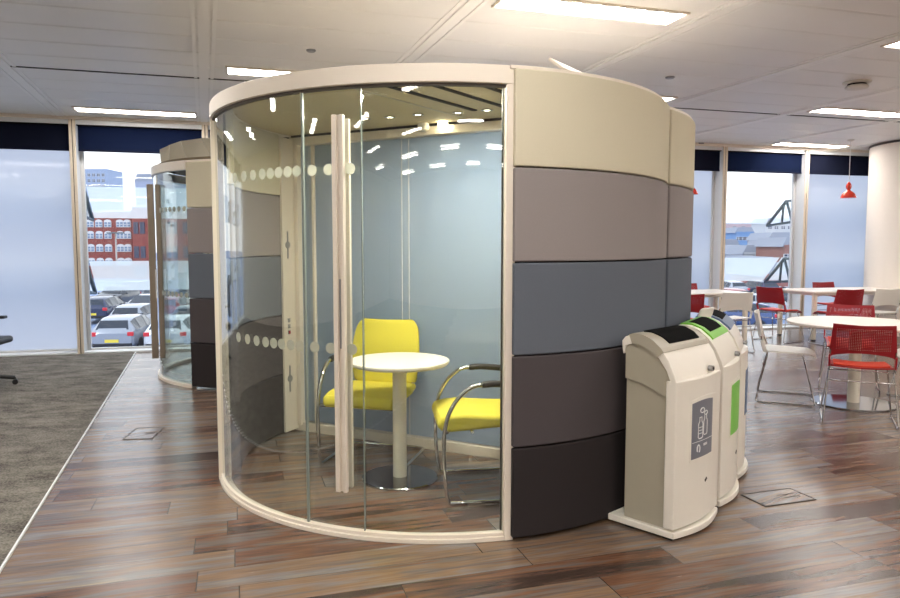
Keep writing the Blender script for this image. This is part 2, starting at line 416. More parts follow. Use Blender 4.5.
# ================================================================ THE ROOM
A0 = Vector((-5.65, 8.8, 0)); su = Vector((13.05, 3.5, 0)).normalized(); tv = Vector((su.y, -su.x, 0))   # along the facade / into the room
FA = math.atan2(su.y, su.x)
def fp(s, t, z=0): return A0+su*s+tv*t+Vector((0, 0, z))
S0, S1, TB, H = -5.52, 16.88, 19.0, 3.05
def quad(pts): return MB().add(pts, [tuple(range(len(pts)))])
corner = [fp(S0, -.32), fp(S1, -.32), fp(S1, TB), fp(S0, TB)]
structure('floor', MB().add([p+Vector((0, 0, z)) for z in (-.2, 0) for p in corner], [(3, 2, 1, 0), (4, 5, 6, 7), (0, 1, 5, 4), (1, 2, 6, 5), (2, 3, 7, 6), (3, 0, 4, 7)]), M['planks'])
# carpet area left of a straight edge
e1, e2 = at(-2, 575), at(133.5, 356.0)
ed = (e2-e1).normalized()
def line_x(p, d, q, e):   # intersection of p+a*d and q+b*e
    den = d.x*e.y-d.y*e.x; a = ((q.x-p.x)*e.y-(q.y-p.y)*e.x)/den; return p+d*a
c_far = line_x(e1, ed, fp(0, .0), su); c_near = line_x(e1, ed, fp(0, TB), su)
left_near, left_far = fp(S0, TB), fp(S0, 0)
cp = [c_near, c_far, left_far, left_near]
structure('floor_carpet', MB().add([p+Vector((0, 0, z)) for z in (.0, .008) for p in cp], [(3, 2, 1, 0), (4, 5, 6, 7), (0, 1, 5, 4), (1, 2, 6, 5), (2, 3, 7, 6), (3, 0, 4, 7)]), M['carpet'])
pr = Vector((-ed.y, ed.x, 0))*.005
structure('trim_1', MB().add([p+Vector((0, 0, z)) for z in (0, .011) for p in (c_near-pr, c_near+pr, c_far+pr, c_far-pr)], [(3, 2, 1, 0), (4, 5, 6, 7), (0, 1, 5, 4), (1, 2, 6, 5), (2, 3, 7, 6), (3, 0, 4, 7)]), M['sill'])
# walls
def wall(name, a, b, z0, z1, th, m=M['wall']):
    d = (b-a); c = (a+b)/2; ang = math.atan2(d.y, d.x)
    return structure(name, MB().box((c.x, c.y, (z0+z1)/2), (d.length, th, z1-z0), ang), m)
wall('wall_left', fp(S0-.1, -.32), fp(S0-.1, TB+.2), -.2, H+.2, .2)
wall('wall_right', fp(S1+.1, -.32), fp(S1+.1, TB+.2), -.2, H+.2, .2)
wall('wall_back', fp(S0, TB+.1), fp(S1, TB+.1), -.2, H+.2, .2)
# slab outside the ceiling so that no light leaks, and the facade head
structure('wall_front', MB().box(fp((S0+S1)/2, -.16, H+.06), (S1-S0+.4, .36, .2), FA), M['wall'])
def clip(o):
    """trim a mesh (built in world coordinates) to the room outline"""
    bm = bmesh.new(); bm.from_mesh(o.data)
    for p, n_ in ((fp(0, -.3), -tv), (fp(0, TB+.1), tv), (fp(S0-.1, 0), -su), (fp(S1+.1, 0), su)):
        bmesh.ops.bisect_plane(bm, geom=bm.verts[:]+bm.edges[:]+bm.faces[:], plane_co=p, plane_no=n_, clear_outer=True)
    bm.to_mesh(o.data); bm.free(); return o
# ceiling: metal planks with folded edges
ck = MB(); ca = R(16.2); cu = Vector((math.cos(ca), math.sin(ca), 0)); cn = Vector((-cu.y, cu.x, 0))
PW = .478
k = -26
n0 = 7.40
while k < 16:
    a = n0+k*PW
    for (x0, z0, x1, z1) in ((a+.002, .005, a+.022, 0), (a+.022, 0, a+PW-.022, 0), (a+PW-.022, 0, a+PW-.002, .005), (a+PW-.002, .005, a+PW+.002, .005)):
        ck.add([cu*-16+cn*x0+Vector((0, 0, H+z0)), cu*24+cn*x0+Vector((0, 0, H+z0)), cu*24+cn*x1+Vector((0, 0, H+z1)), cu*-16+cn*x1+Vector((0, 0, H+z1))], [(0, 1, 2, 3)])
    k += 1
clip(structure('ceiling', ck.box((cu*4+cn*-1+Vector((0, 0, H+.13))), (44, 42, .2), ca), M['ceiling']))
tn = 2
g = MB().box(cu*4+cn*n0+Vector((0, 0, H-.003)), (40, .016, .008), ca)
clip(structure('trim_%d' % tn, g, M['dark_gap'])); tn += 1
sd = Vector((-.33, .944, 0)).normalized(); sp_ = Vector((sd.y, -sd.x, 0)); sang = math.atan2(sd.y, sd.x)
for k in range(-5, 9):
    p = 1.71*k+.035; c = sp_*p+sd*2.0
    a = sd*10; 
    m = MB().box(c+Vector((0, 0, H-.004)), (26, .085, .012), sang)
    for q in (-1, 1):
        m.box(c+sp_*(.075*q)+Vector((0, 0, H-.002)), (26, .03, .008), sang)
    clip(structure('trim_%d' % tn, m, M['strip'])); tn += 1
# facade: bays of 1.6 m
RAKE = -.05
names = {}
bays = [-5.52+1.6*i for i in range(15)]
def kind_of(s):
    for a, b in ((-.72, 'F'), (.88, 'C'), (8.88, 'F2'), (10.48, 'C'), (12.08, 'F')):
        if abs(s-a) < .1: return b
    return 'C' if s < -1 or int(round((s+5.52)/1.6)) % 2 else 'F'
for i, s in enumerate(bays):
    # mullion fin (0.28 deep) with a dark joint line
    w = .065
    m = MB().box((0, -.125, 1.525), (w, .25, 3.05)).build('trim_%d' % tn, M['reveal'], bevel=.003, loc=fp(s, 0), rz=FA+PI)
    tag(m, kind='structure')
    f_ = MB().box((-.022, .004, 1.525), (.034, .016, 3.05)).box((.022, .004, 1.525), (.034, .016, 3.05)).build('cover_strip', M['mullion'], m, bevel=.002)
    MB().box((0, .001, 1.525), (.012, .012, 3.05)).build('joint', M['dark_gap'], m)
    tn += 1
    if i == len(bays)-1: break
    kd = kind_of(s)
    win = thing('window_%d' % (i+1), None, None, fp(s, 0), FA); win['kind'] = 'structure'
    gm = M['glass']
    MB().box((.8, .235, 1.53), (1.54, .012, 3.0)).build('pane', gm, win)
    if kd.startswith('F'):
        MB().add([(.03, .226, .03), (1.57, .226, .03), (1.57, .226, 3.0), (.03, .226, 3.0)], [(0, 1, 2, 3)]).build('frosted_film', M['frost_window'], win)
    fr = MB()
    fr.box((.8, .23, .02), (1.54, .05, .06)).box((.8, .23, 2.98), (1.54, .05, .06)).box((.055, .23, 1.5), (.045, .05, 3.0)).box((1.545, .23, 1.5), (.045, .05, 3.0))
    fr.build('window_frame', M['reveal'], win, bevel=.003)
    MB().box((.8, .10, .012), (1.54, .22, .03)).build('sill', M['sill'], win, bevel=.003)
    MB().box((.8, .125, 2.985), (1.54, .2, .06)).build('head', M['sill'], win)
    bl = {-.72: 'dark navy roller blind at the head of the fully frosted left window', .88: 'see-through navy roller blind above the window onto the parked cars and brick building',
          8.88: 'narrow visible strip of navy roller blind right beside the round pod top',
          10.48: 'see-through navy roller blind above the clear window showing the rooftops', 12.08: 'dark navy roller blind above the frosted window next to the white column'}
    lab = next((v for k_, v in bl.items() if abs(k_-s) < .1), None)
    bm_ = M['blind_mesh'] if kd == 'C' else M['blind']
    if lab:
        b = thing('roller_blind', lab, 'blind', fp(s, 0, 2.62), FA)
        par = b; zz = 0
    else:
        par = win; zz = 2.62
    MB().box((.8, .075, zz+.17), (1.5, .004, .30)).build('blind_fabric', bm_, par)
    MB().box((.8, .075, zz+.015), (1.5, .022, .028)).build('bottom_bar', M['blind'], par, bevel=.004)
    MB().box((.8, .075, zz+.345), (1.52, .07, .05)).build('cassette', M['matt_black'], par, bevel=.006)
# outside sunshade glass fins on triangular brackets
sh_lab = {0: 'lower', 1: 'upper'}
for j, (zt, zb) in enumerate(((1.20, .77), (2.21, 1.80))):
    for i, s in enumerate(bays[:-1]):
        vis = next((v for k_, v in {.88: 'outside the window onto the parked cars', 10.48: 'outside the window onto the rooftops'}.items() if abs(k_-s) < .1), None)
        lab = ('%s pale glass sunshade fin mounted %s' % (sh_lab[j], vis)) if vis else 'pale glass sunshade fin in the %s row outside a frosted or hidden window' % sh_lab[j]
        t = thing('sunshade_fin', lab, 'sunshade', fp(s, 0, 0), FA, None if vis else 'sunshade fins outside other windows, %s row' % sh_lab[j])
        MB().add([(.02, .55, zt), (1.58, .55, zt), (1.58, .95, zb), (.02, .95, zb)], [(0, 1, 2, 3)]).build('glass_sheet', M['shade_glass'], t)
        br = MB()
        a, b_, c_ = (1.6, .45, zt-.02), (1.6, .93, zb-.03), (1.6, .30, zb+.02)
        br.tube([a, b_], .028, 8).tube([b_, c_], .022, 8).tube([c_, a], .022, 8).tube([(1.6, .52, zt-.1), (1.6, .55, zb+.02)], .02, 8)
        br.tube([c_, (1.6, .24, zb+.02)], .025, 8).tube([a, (1.6, .24, zt-.02)], .022, 8)
        br.build('bracket', M['dark_steel'], t)
# round column at the right
cc = Vector((7.82, 11.3, 0))
structure('wall_column', MB().lathe([(.98, 0), (.98, H)], cc, 72), M['wall'])
structure('trim_%d' % tn, MB().lathe([(.99, H-.045), (.995, H-.03), (.99, H-.012)], cc, 72), M['dark_gap']); tn += 1

# ---------------------------------------------------------------- ceiling lights
LA = R(16.6)
def light_fixture(name, label, pos, group=None):
    t = thing(name, label, 'ceiling light', pos, LA, group)
    L_, W_ = 1.36, .26
    fr = MB()
    for y in (0.0, W_): fr.box((L_/2, y, -.006), (L_+.03, .016, .02))
    for x in (0, L_): fr.box((x, W_/2, -.006), (.016, W_, .02))
    fr.build('frame', M['white'], t, bevel=.003)
    MB().box((L_/2, W_/2, -.002), (L_-.02, W_-.02, .008)).build('diffuser', M['light'], t)
    return t
proto = None
lab = {(0, 0): 'large bright rectangular ceiling light at top centre above the pod', (0, 1): 'bright ceiling light cut by the right edge of the photo at mid height of ceiling',
       (1, 0): 'bright ceiling light partly hidden by the rim of the round pod, left end visible', (1, 2): 'long bright ceiling light at right, nearer than the pendant lamps',
       (2, 0): 'long thin ceiling light at left, above the windows', (2, 3): 'ceiling light by the cord of the red pendant lamp'}
for mrow in range(-6, 3):
    for j in range(-6, 7):
        p = Vector((.37, 4.67, 0))+Vector((-2.41, 1.87, 0))*mrow+Vector((3.24, .95, 0))*j
        q = p-A0; s_, t_ = q.dot(su), q.dot(tv)
        if s_ < S0+.2 or s_ > S1-1.8 or t_ < .3 or t_ > TB-.6: continue
        l = lab.get((mrow, j))
        pos = (p.x, p.y, H)
        if proto is None:
            proto = light_fixture('ceiling_light', l or 'rectangular ceiling light further back in the open office', pos); o = proto
        else:
            o = copy_tree(proto); o.location = pos
        if (mrow, j) == (0, 0):
            for q in range(8): MB().box((.10+q*.165, .03, -.010), (.085, .012, .006)).build('louvre_slot', M['dark_steel'], o)
            MB().box((1.1, .24, -.010), (.4, .01, .006)).build('louvre_slot', M['dark_steel'], o)
        if l: o['label'] = l; o['group'] = 'ceiling lights in view'
        else: o['label'] = 'rectangular ceiling light hidden by the pod or behind the viewer'; o['group'] = 'ceiling lights out of view'
# ceiling gadgets
def disc(px, py, r, label, nm='ceiling_sprinkler', m=M['grey_metal'], h=.015):
    c = at(px, py, H)
    tag(MB().lathe([(0, -h), (r*.8, -h), (r, -h*.5), (r, .01)], (0, 0, 0), 24).build(nm, m, loc=(c.x, c.y, H)), label, nm.replace('_', ' '))
disc(311, 50, .04, 'small grey sprinkler cap on the ceiling above the left half of the pod')
disc(670, 77, .045, 'small dark sprinkler cap on the ceiling right of the pod top')
disc(701, 143, .05, 'tiny sprinkler cap on the ceiling near the right windows')
c = at(857, 82, H)
t = thing('smoke_detector', 'white round smoke detector on the ceiling at upper right', 'smoke detector', (c.x, c.y, H))
MB().lathe([(.13, -.0), (.13, -.012), (.09, -.02)], n=32).build('base_plate', M['detector'], t)
MB().lathe([(.085, -.018), (.085, -.036)], n=32).build('gap', M['matt_black'], t)
MB().lathe([(.095, -.036), (.11, -.05), (.10, -.065), (.05, -.075), (0, -.078)], n=32).build('cover', M['detector'], t)

# ================================================================ THE POD
PC = Vector((-.075, 4.64, 0)); PA = R(-26.3)
pod = thing('meeting_pod', 'large round meeting pod with curved glass front and padded grey banded sides', 'meeting pod', PC, PA)
inv = Matrix.Rotation(-PA, 3, 'Z')
def loc(P): return inv @ (P-PC)
def ray_ang(px, r=1.38):
    """angle on the pod circle where the view through a pixel column meets the front"""
    d = inv @ Vector(((px-450)/F, 1, 0)).normalized(); o = inv @ (Vector((0, 0, 0))-PC)
    b = o.dot(d); c = o.dot(o)-r*r; t = -b-math.sqrt(b*b-c); p = o+d*t
    return math.atan2(p.y, p.x)
aR, aL = R(-48.3), R(-133.2)
RG = 1.385
PH = 2.24
MB().arc((0, 0), 1.345, 1.41, aL, aR, 0, .022, 72).arc((0, 0), 1.365, 1.40, aL, aR, .022, .04, 72).build('floor_rail', M['rim'], pod, bevel=.003)
MB().arc((0, 0), 1.35, 1.415, aL-R(.6), aR, 2.155, PH, 72).build('fascia', M['rim'], pod, bevel=.006)
MB().arc((0, 0), 1.372, 1.40, aL, aR, 2.143, 2.156, 72).build('head_track', M['dark_gap'], pod)
def post(a, name='post'):
    m = MB(); c, s = math.cos(a), math.sin(a)
    m.box((1.388*c, 1.388*s, PH/2-.04), (.05, .045, PH-.08), a)
    o = m.build(name, M['rim'], pod, bevel=.004)
    return o
post(aL-R(.9)); 
o = post(aR-R(.75))
MB().box((1.37*math.cos(aR-R(1.9)), 1.37*math.sin(aR-R(1.9)), 1.08), (.012, .005, 2.14), aR).build('gasket', M['black'], pod)
j1, j2 = ray_ang(305.5), ray_ang(363)
pan = []
for k, (a, b, r) in enumerate(((aL, j1, RG), (j1-R(.8), j2, RG-.018), (j2, aR, RG))):
    pn = MB().arc((0, 0), r-.005, r+.005, a, b, .03, 2.15, 40)
    g_ = pn.build('door' if k == 1 else 'glass_panel', M['pod_glass'], pod, label='curved glass door' if k == 1 else None)
    pan.append(g_)
for a in (j1, j2):
    wdt = .010 if a == j1 else .004
    MB().box((RG*math.cos(a), RG*math.sin(a), 1.09), (.012, wdt, 2.11), a).build('glass_joint', M['glass_edge'], pod)
# frosted dots
def dots(z, r, pxs, par):
    for px in pxs:
        a = ray_ang(px); nrm = Vector((math.cos(a), math.sin(a), 0)); tg = Vector((-nrm.y, nrm.x, 0)); c0 = nrm*(RG+.006)+Vector((0, 0, z))
        vs_ = [c0+tg*(r*math.cos(2*PI*i/20))+Vector((0, 0, r*math.sin(2*PI*i/20))) for i in range(20)]
        MB().add(vs_+[v+nrm*.001 for v in vs_], [tuple(range(20)), tuple(range(39, 19, -1))]+[(i, (i+1) % 20, 20+(i+1) % 20, 20+i) for i in range(20)]).build('frosted_dot', M['dot'], par)
dpx = [239, 248, 257, 266, 274, 282, 291, 300]
dots(.925, .027, dpx, pan[0]); dots(1.775, .027, dpx, pan[0])
dots(.925, .027, [315, 331, 352], pan[1]); dots(1.775, .027, [315, 331, 352], pan[1])
# door pull: two parallel full-height bars joined by a dark recess
ha = ray_ang(343.5)
hm = Matrix.Rotation(ha, 3, 'Z')
def hb(cx, cy, w, d, z0, z1, name, m, par, bev=.004):
    c = hm @ Vector((RG+cx, cy, (z0+z1)/2))
    return MB().box(c, (d, w, z1-z0), ha).build(name, m, par, bevel=bev)
hd = hb(.030, .003, .056, .012, .235, 2.02, 'door_handle', M['handle'], pod)
hb(.040, -.016, .024, .022, .235, 2.02, 'bar', M['handle'], hd)
hb(.040, .022, .018, .022, .235, 2.02, 'bar', M['handle'], hd)
hb(.037, .004, .012, .006, .93, 1.26, 'recess', M['grey_metal'], hd)
hb(-.025, .012, .036, .022, .24, 2.01, 'inner_bar', M['handle'], hd)
# padded walls (outer skin and inner skin) in five bands
bands = [('black_fabric', .02, .455), ('brown_fabric', .462, .896), ('slate_fabric', .903, 1.336), ('taupe_fabric', 1.343, 1.776), ('cream_fabric', 1.783, 2.222)]
aS = math.atan2(.225, 1.42)
aSl = PI-math.atan2(.09, 1.42)+0
def padded(c, r0, r1, a0, a1, n=36):
    for nm, z0, z1 in bands:
        MB().arc(c, r0, r1, a0, a1, z0, z1, n).build('padded_panel', M[nm], pod, bevel=.007, seg=3, label={'cream_fabric': 'cream fabric band', 'taupe_fabric': 'taupe grey fabric band', 'slate_fabric': 'slate grey fabric band', 'brown_fabric': 'dark taupe fabric band', 'black_fabric': 'charcoal fabric band'}[nm])
a_r0 = aR-R(.35); a_l0 = aL-R(1.9)+2*PI
padded((0, 0), 1.375, 1.44, a_r0, aS-R(.25))
padded((0, 0), 1.28, 1.33, a_r0, R(3.5))
padded((0, 0), 1.36, 1.40, PI-R(4), a_l0-R(1.5))
MB().arc((0, 0), 1.34, 1.405, a_l0-R(1.6), a_l0+R(1.2), 0, 2.2, 6).build('end_trim', M['rim'], pod, bevel=.003)
padded((0, 0), 1.28, 1.33, PI+R(2.0), a_l0)
MB().arc((0, 0), 1.325, 1.38, a_r0, aS-R(.3), .0, 2.2, 36).build('wall_core', M['matt_black'], pod)
MB().arc((0, 0), 1.325, 1.365, PI-R(4), a_l0, 0, 2.2, 36).build('wall_core', M['matt_black'], pod)
MB().arc((0, 0), 1.28, 1.425, a_r0-R(.8), aS-R(.25), 2.223, PH, 36).build('top_lip', M['rim'], pod, bevel=.004)
MB().arc((0, 0), 1.28, 1.40, PI-R(4), a_l0+R(.8), 2.223, PH, 36).build('top_lip', M['rim'], pod, bevel=.004)
# back half of the drum, slightly staggered
c2 = (.062, .66); b0 = R(-17.6); b1 = PI+R(20)
for nm, z0, z1 in bands:
    MB().arc(c2, 1.37, 1.44, b0, b1, z0, z1, 72).build('rear_padded_panel', M[nm], pod, bevel=.012, seg=3)
MB().arc(c2, 1.33, 1.375, b0, b1, 0, 2.2, 72).build('rear_wall_core', M['matt_black'], pod)
MB().arc(c2, 1.33, 1.425, b0, b1, 2.223, PH, 72).build('rear_top_lip', M['rim'], pod, bevel=.004)
# partition of back-painted glass between the two halves
py_ = .115
MB().box((.02, py_+.02, 1.115), (2.60, .03, 2.07)).build('partition', M['partition'], pod)
MB().box((.02, py_+.01, .035), (2.62, .06, .07)).build('partition_base_rail', M['white'], pod, bevel=.004)
MB().box((.02, py_, 2.19), (2.62, .08, .07)).build('partition_head_rail', M['rim'], pod, bevel=.004)
MB().box((.02, py_-.047, 2.218), (2.56, .012, .014)).build('shadow_gap', M['matt_black'], pod)
pj = MB()
def part_x(px):
    d = inv @ Vector(((px-450)/F, 1, 0)); o = inv @ (-PC); t = (py_-o.y)/d.y; return o.x+d.x*t
for px in (402, 409):
    pj.box((part_x(px), py_+.001, 1.115), (.004, .008, 2.07))
pj.build('partition_joint', M['reveal'], pod)
pf = MB().box((part_x(315), py_-.0, 1.11), (.02, .04, 2.12)).box((-1.235, py_-.01, 1.11), (.035, .06, 2.12))
pf.build('partition_frame', M['white'], pod, bevel=.003)
# white service jamb at the left with slotted fittings
jb = MB().box((-1.268, .025, 1.11), (.02, .16, 2.18)).build('service_jamb', M['white'], pod, bevel=.003)
for z in (1.36, .92-.14, .50):
    pass
jf = MB()
for z in (1.42, .42):
    jf.cyl((-1.258, .0, z), (-1.252, .0, z), .026, 20); jf.box((-1.256, .0, z), (.006, .012, .2))
jf.build('slotted_fitting', M['grey_metal'], jb)
js = MB()
for z in (.86, .815, .77): js.box((-1.256, .0, z), (.006, .024, .03))
js.build('switch', M['grey_metal'], jb)
MB().box((-1.252, .0, .77), (.004, .016, .022)).build('socket_mark', M['red'], jb)
# roof: acoustic deck with black strips for its shaded slots, downlights
CZ = 2.227
MB().lathe([(0, 0), (1.345, 0), (1.345, .010), (0, .010)], (0, 0, CZ), 72, False).build('roof_deck', mat('acoustic_cream_board', (196, 182, 148), .8, noise=.03), pod)
rd2 = MB().lathe([(0, 0), (1.33, 0), (1.33, .010), (0, .010)], (c2[0], c2[1], CZ+.001), 72, False).build('rear_roof_deck', M['rim'], pod)
sl = MB()
q1, q2 = loc(at(393, 87, CZ)), loc(at(475, 110, CZ))
sdir = (q2-q1).normalized(); sn = Vector((-sdir.y, sdir.x, 0)); L0 = (q2-q1).length
for k in range(-1, 5):
    c0 = q1-sn*(.2*k)
    # clip to the deck and to the partition
    pts = [c0+sdir*(i*.02) for i in range(-60, 90)]
    pts = [p for p in pts if math.hypot(p.x, p.y) < 1.26 and p.y < -.06 and (k >= 0)]
    if len(pts) > 6:
        a, b = pts[0], pts[-1]
        if k == 0: b = q2
        cc_ = (a+b)/2; sl.box((cc_.x, cc_.y, CZ-.002), ((b-a).length, .032, .008), math.atan2(sdir.y, sdir.x))
sl.build('slot_shade_strips', M['matt_black'], pod)  # black strips stand in for the shade in the gaps under sloping fins
q3, q4 = loc(at(362, 90, CZ)), loc(at(440, 111, CZ))
MB().box(((q3+q4)/2)+Vector((0, 0, -CZ+CZ-.001)), ((q4-q3).length+.5, .012, .006), math.atan2((q4-q3).y, (q4-q3).x)).build('ceiling_joint', M['bin_olive'], pod)
for px, py in ((365, 118), (390, 116.5), (418, 114), (458, 112), (487, 109.5)):
    p = loc(at(px, py, CZ)); 
    d_ = MB().lathe([(.034, 0), (.036, -.006), (.026, -.008), (.024, -.002)], (p.x, p.y, CZ-.001), 24).build('downlight', M['chrome'], pod)
    MB().lathe([(0, -.004), (.02, -.004), (.02, -.002)], (p.x, p.y, CZ), 20).build('lamp', M['downlight'], d_)
for px, py, nm in ((429, 128, 'sensor'), (448, 123, 'spotlight')):
    p = Vector((part_x(px), py_-.075, 2.205))
    if nm == 'sensor':
        MB().lathe([(.035, .03), (.04, .0), (.035, -.02), (.02, -.032), (0, -.036)], p, 24).build(nm, M['detector'], pod)
    else:
        MB().lathe([(.03, .025), (.034, .0), (.03, -.012), (0, -.014)], p, 24).build(nm, M['downlight'], pod)
# slanted acoustic flap and small box on the roof, seen over the edge
q = loc(ad(553, 3.52, 0))
MB().box((q.x+sdir.x*.25, q.y+sdir.y*.25, 2.31), (.5, .10, .016), rot=Matrix.Rotation(math.atan2(sdir.y, sdir.x), 3, 'Z') @ Matrix.Rotation(R(38), 3, 'X')).build('roof_flap', M['rim'], pod, bevel=.006)

# lamps inside the pod: real light from the downlights
for i, px in enumerate((375, 430, 480)):
    ld = bpy.data.lights.new('pod_downlight_lamp', 'AREA'); ld.shape = 'DISK'; ld.size = .12; ld.energy = 9; ld.color = (1, .9, .74)
    lo = bpy.data.objects.new('pod_downlight_lamp', ld); COL.objects.link(lo)
    p = at(px, 115, CZ); v_ = p*.84; lo.location = (v_.x, v_.y, CZ-.02)

ld = bpy.data.lights.new('rear_pod_fill', 'AREA'); ld.shape = 'DISK'; ld.size = 1.0; ld.energy = 22; ld.color = (.95, .97, 1)  # added fill that brightens the partition glass from behind, no fixture there
lo = bpy.data.objects.new('rear_pod_fill', ld); COL.objects.link(lo); p = PC+Matrix.Rotation(PA, 3, 'Z') @ Vector((.35, .9, 0)); lo.location = (p.x, p.y, 2.22)
# ---- pod furniture
def round_table(label, p, r, rb, zt, rc, col, group=None):
    t = thing('round_table', label, 'table', p)
    MB().lathe([(0, zt-.026), (r-.012, zt-.026), (r, zt-.014), (r, zt-.004), (r-.003, zt), (0, zt)], n=72).build('tabletop', M['table_white'], t)
    MB().lathe([(rc, .012), (rc, zt-.026)], n=40).build('column', M['table_column'], t)
    MB().lathe([(0, 0), (rb, 0), (rb, .008), (rb-.006, .013), (0, .016)], n=72).build('base_disc', M['disc_steel'], t)
    return t
tp = at(400, 478); round_table('small round white table on a polished steel disc inside the pod', (tp.x, tp.y, 0), .302, .232, .73, .042, None)

def visitor_chair(label, p, rz, full=True):
    """facing local -y"""
    t = thing('visitor_chair', label, 'chair', p, rz, 'yellow chairs in the pod')
    # seat cushion
    def rr_box(cx, cy, cz, sx, sy, sz): return MB().box((cx, cy, cz), (sx, sy, sz))
    seat = MB()
    prof = [(-.235, .392), (-.285, .400), (-.305, .420), (-.308, .445), (-.29, .470), (-.23, .486), (-.16, .491), (-.05, .482), (.10, .475), (.20, .482), (.21, .44), (.12, .415), (.0, .41), (-.12, .40)]
    seat.prism(prof, (-.235, .235), 'x')
    seat.build('seat', M['yellow'], t, bevel=.034, seg=5)
    # backrest
    def bf(u, v):
        w = .225+.022*math.sin(PI*min(1, v*1.1)) - (.0 if v < .8 else .045*((v-.8)/.2)**3)
        x = (u-.5)*2*w; z = .47+.435*v; y = .19+.075*v-.05*math.sin(v*PI)*.6-.045*(1-(2*u-1)**2)+.045
        return (x, y, z)
    MB().grid(bf, 12, 12, .036).build('backrest', M['yellow'], t, bevel=.0, sub=1)
    fr = MB()
    for sx in (-1, 1):
        X = .275*sx
        path = [(X*.86, .235, .60), (X, .20, .645), (X, -.02, .665), (X, -.14, .645), (X, -.235, .54), (X, -.275, .40), (X, -.275, .20), (X, -.255, .03), (X, -.22, .012), (X, -.12, .012), (X, .20, .012), (X*.95, .245, .012)]
        fr.tube(spl(path, 5), .0115, 12)
        fr.tube([(X, -.26, .405), (X*.8, -.24, .405)], .009, 8)
    fr.tube(fillet([(-.26, .245, .012), (-.2, .27, .012), (.2, .27, .012), (.26, .245, .012)], .05), .0115, 12)
    fr.tube([(-.265, -.12, .40), (.265, -.12, .40)], .009, 8)
    fr.tube([(-.27, -.271, .40), (.27, -.271, .40)], .008, 8)
    fr.tube([(-.2, .235, .5), (-.237, .235, .6)], .009, 8).tube([(.2, .235, .5), (.237, .235, .6)], .009, 8)
    fr.tube([(-.2, .20, .43), (-.2, .235, .52)], .01, 8).tube([(.2, .20, .43), (.2, .235, .52)], .01, 8)
    fr.build('frame', M['chrome'], t)
    for sx in (-1, 1):
        X = .275*sx
        MB().tube(spl([(X, .20, .648), (X, .1, .66), (X, .0, .668), (X, -.07, .664)], 4), .019, 12).build('arm_pad', M['black'], t)
    return t
v1 = PC+Matrix.Rotation(PA, 3, 'Z') @ Vector((-.365, -.235, 0))
visitor_chair('yellow cantilever chair behind the pod table, facing the viewer', v1, R(-14))
v2 = Vector((.215, 4.03, 0))
visitor_chair('yellow cantilever chair at the right of the pod table, seen from its side', v2, R(-80-4))

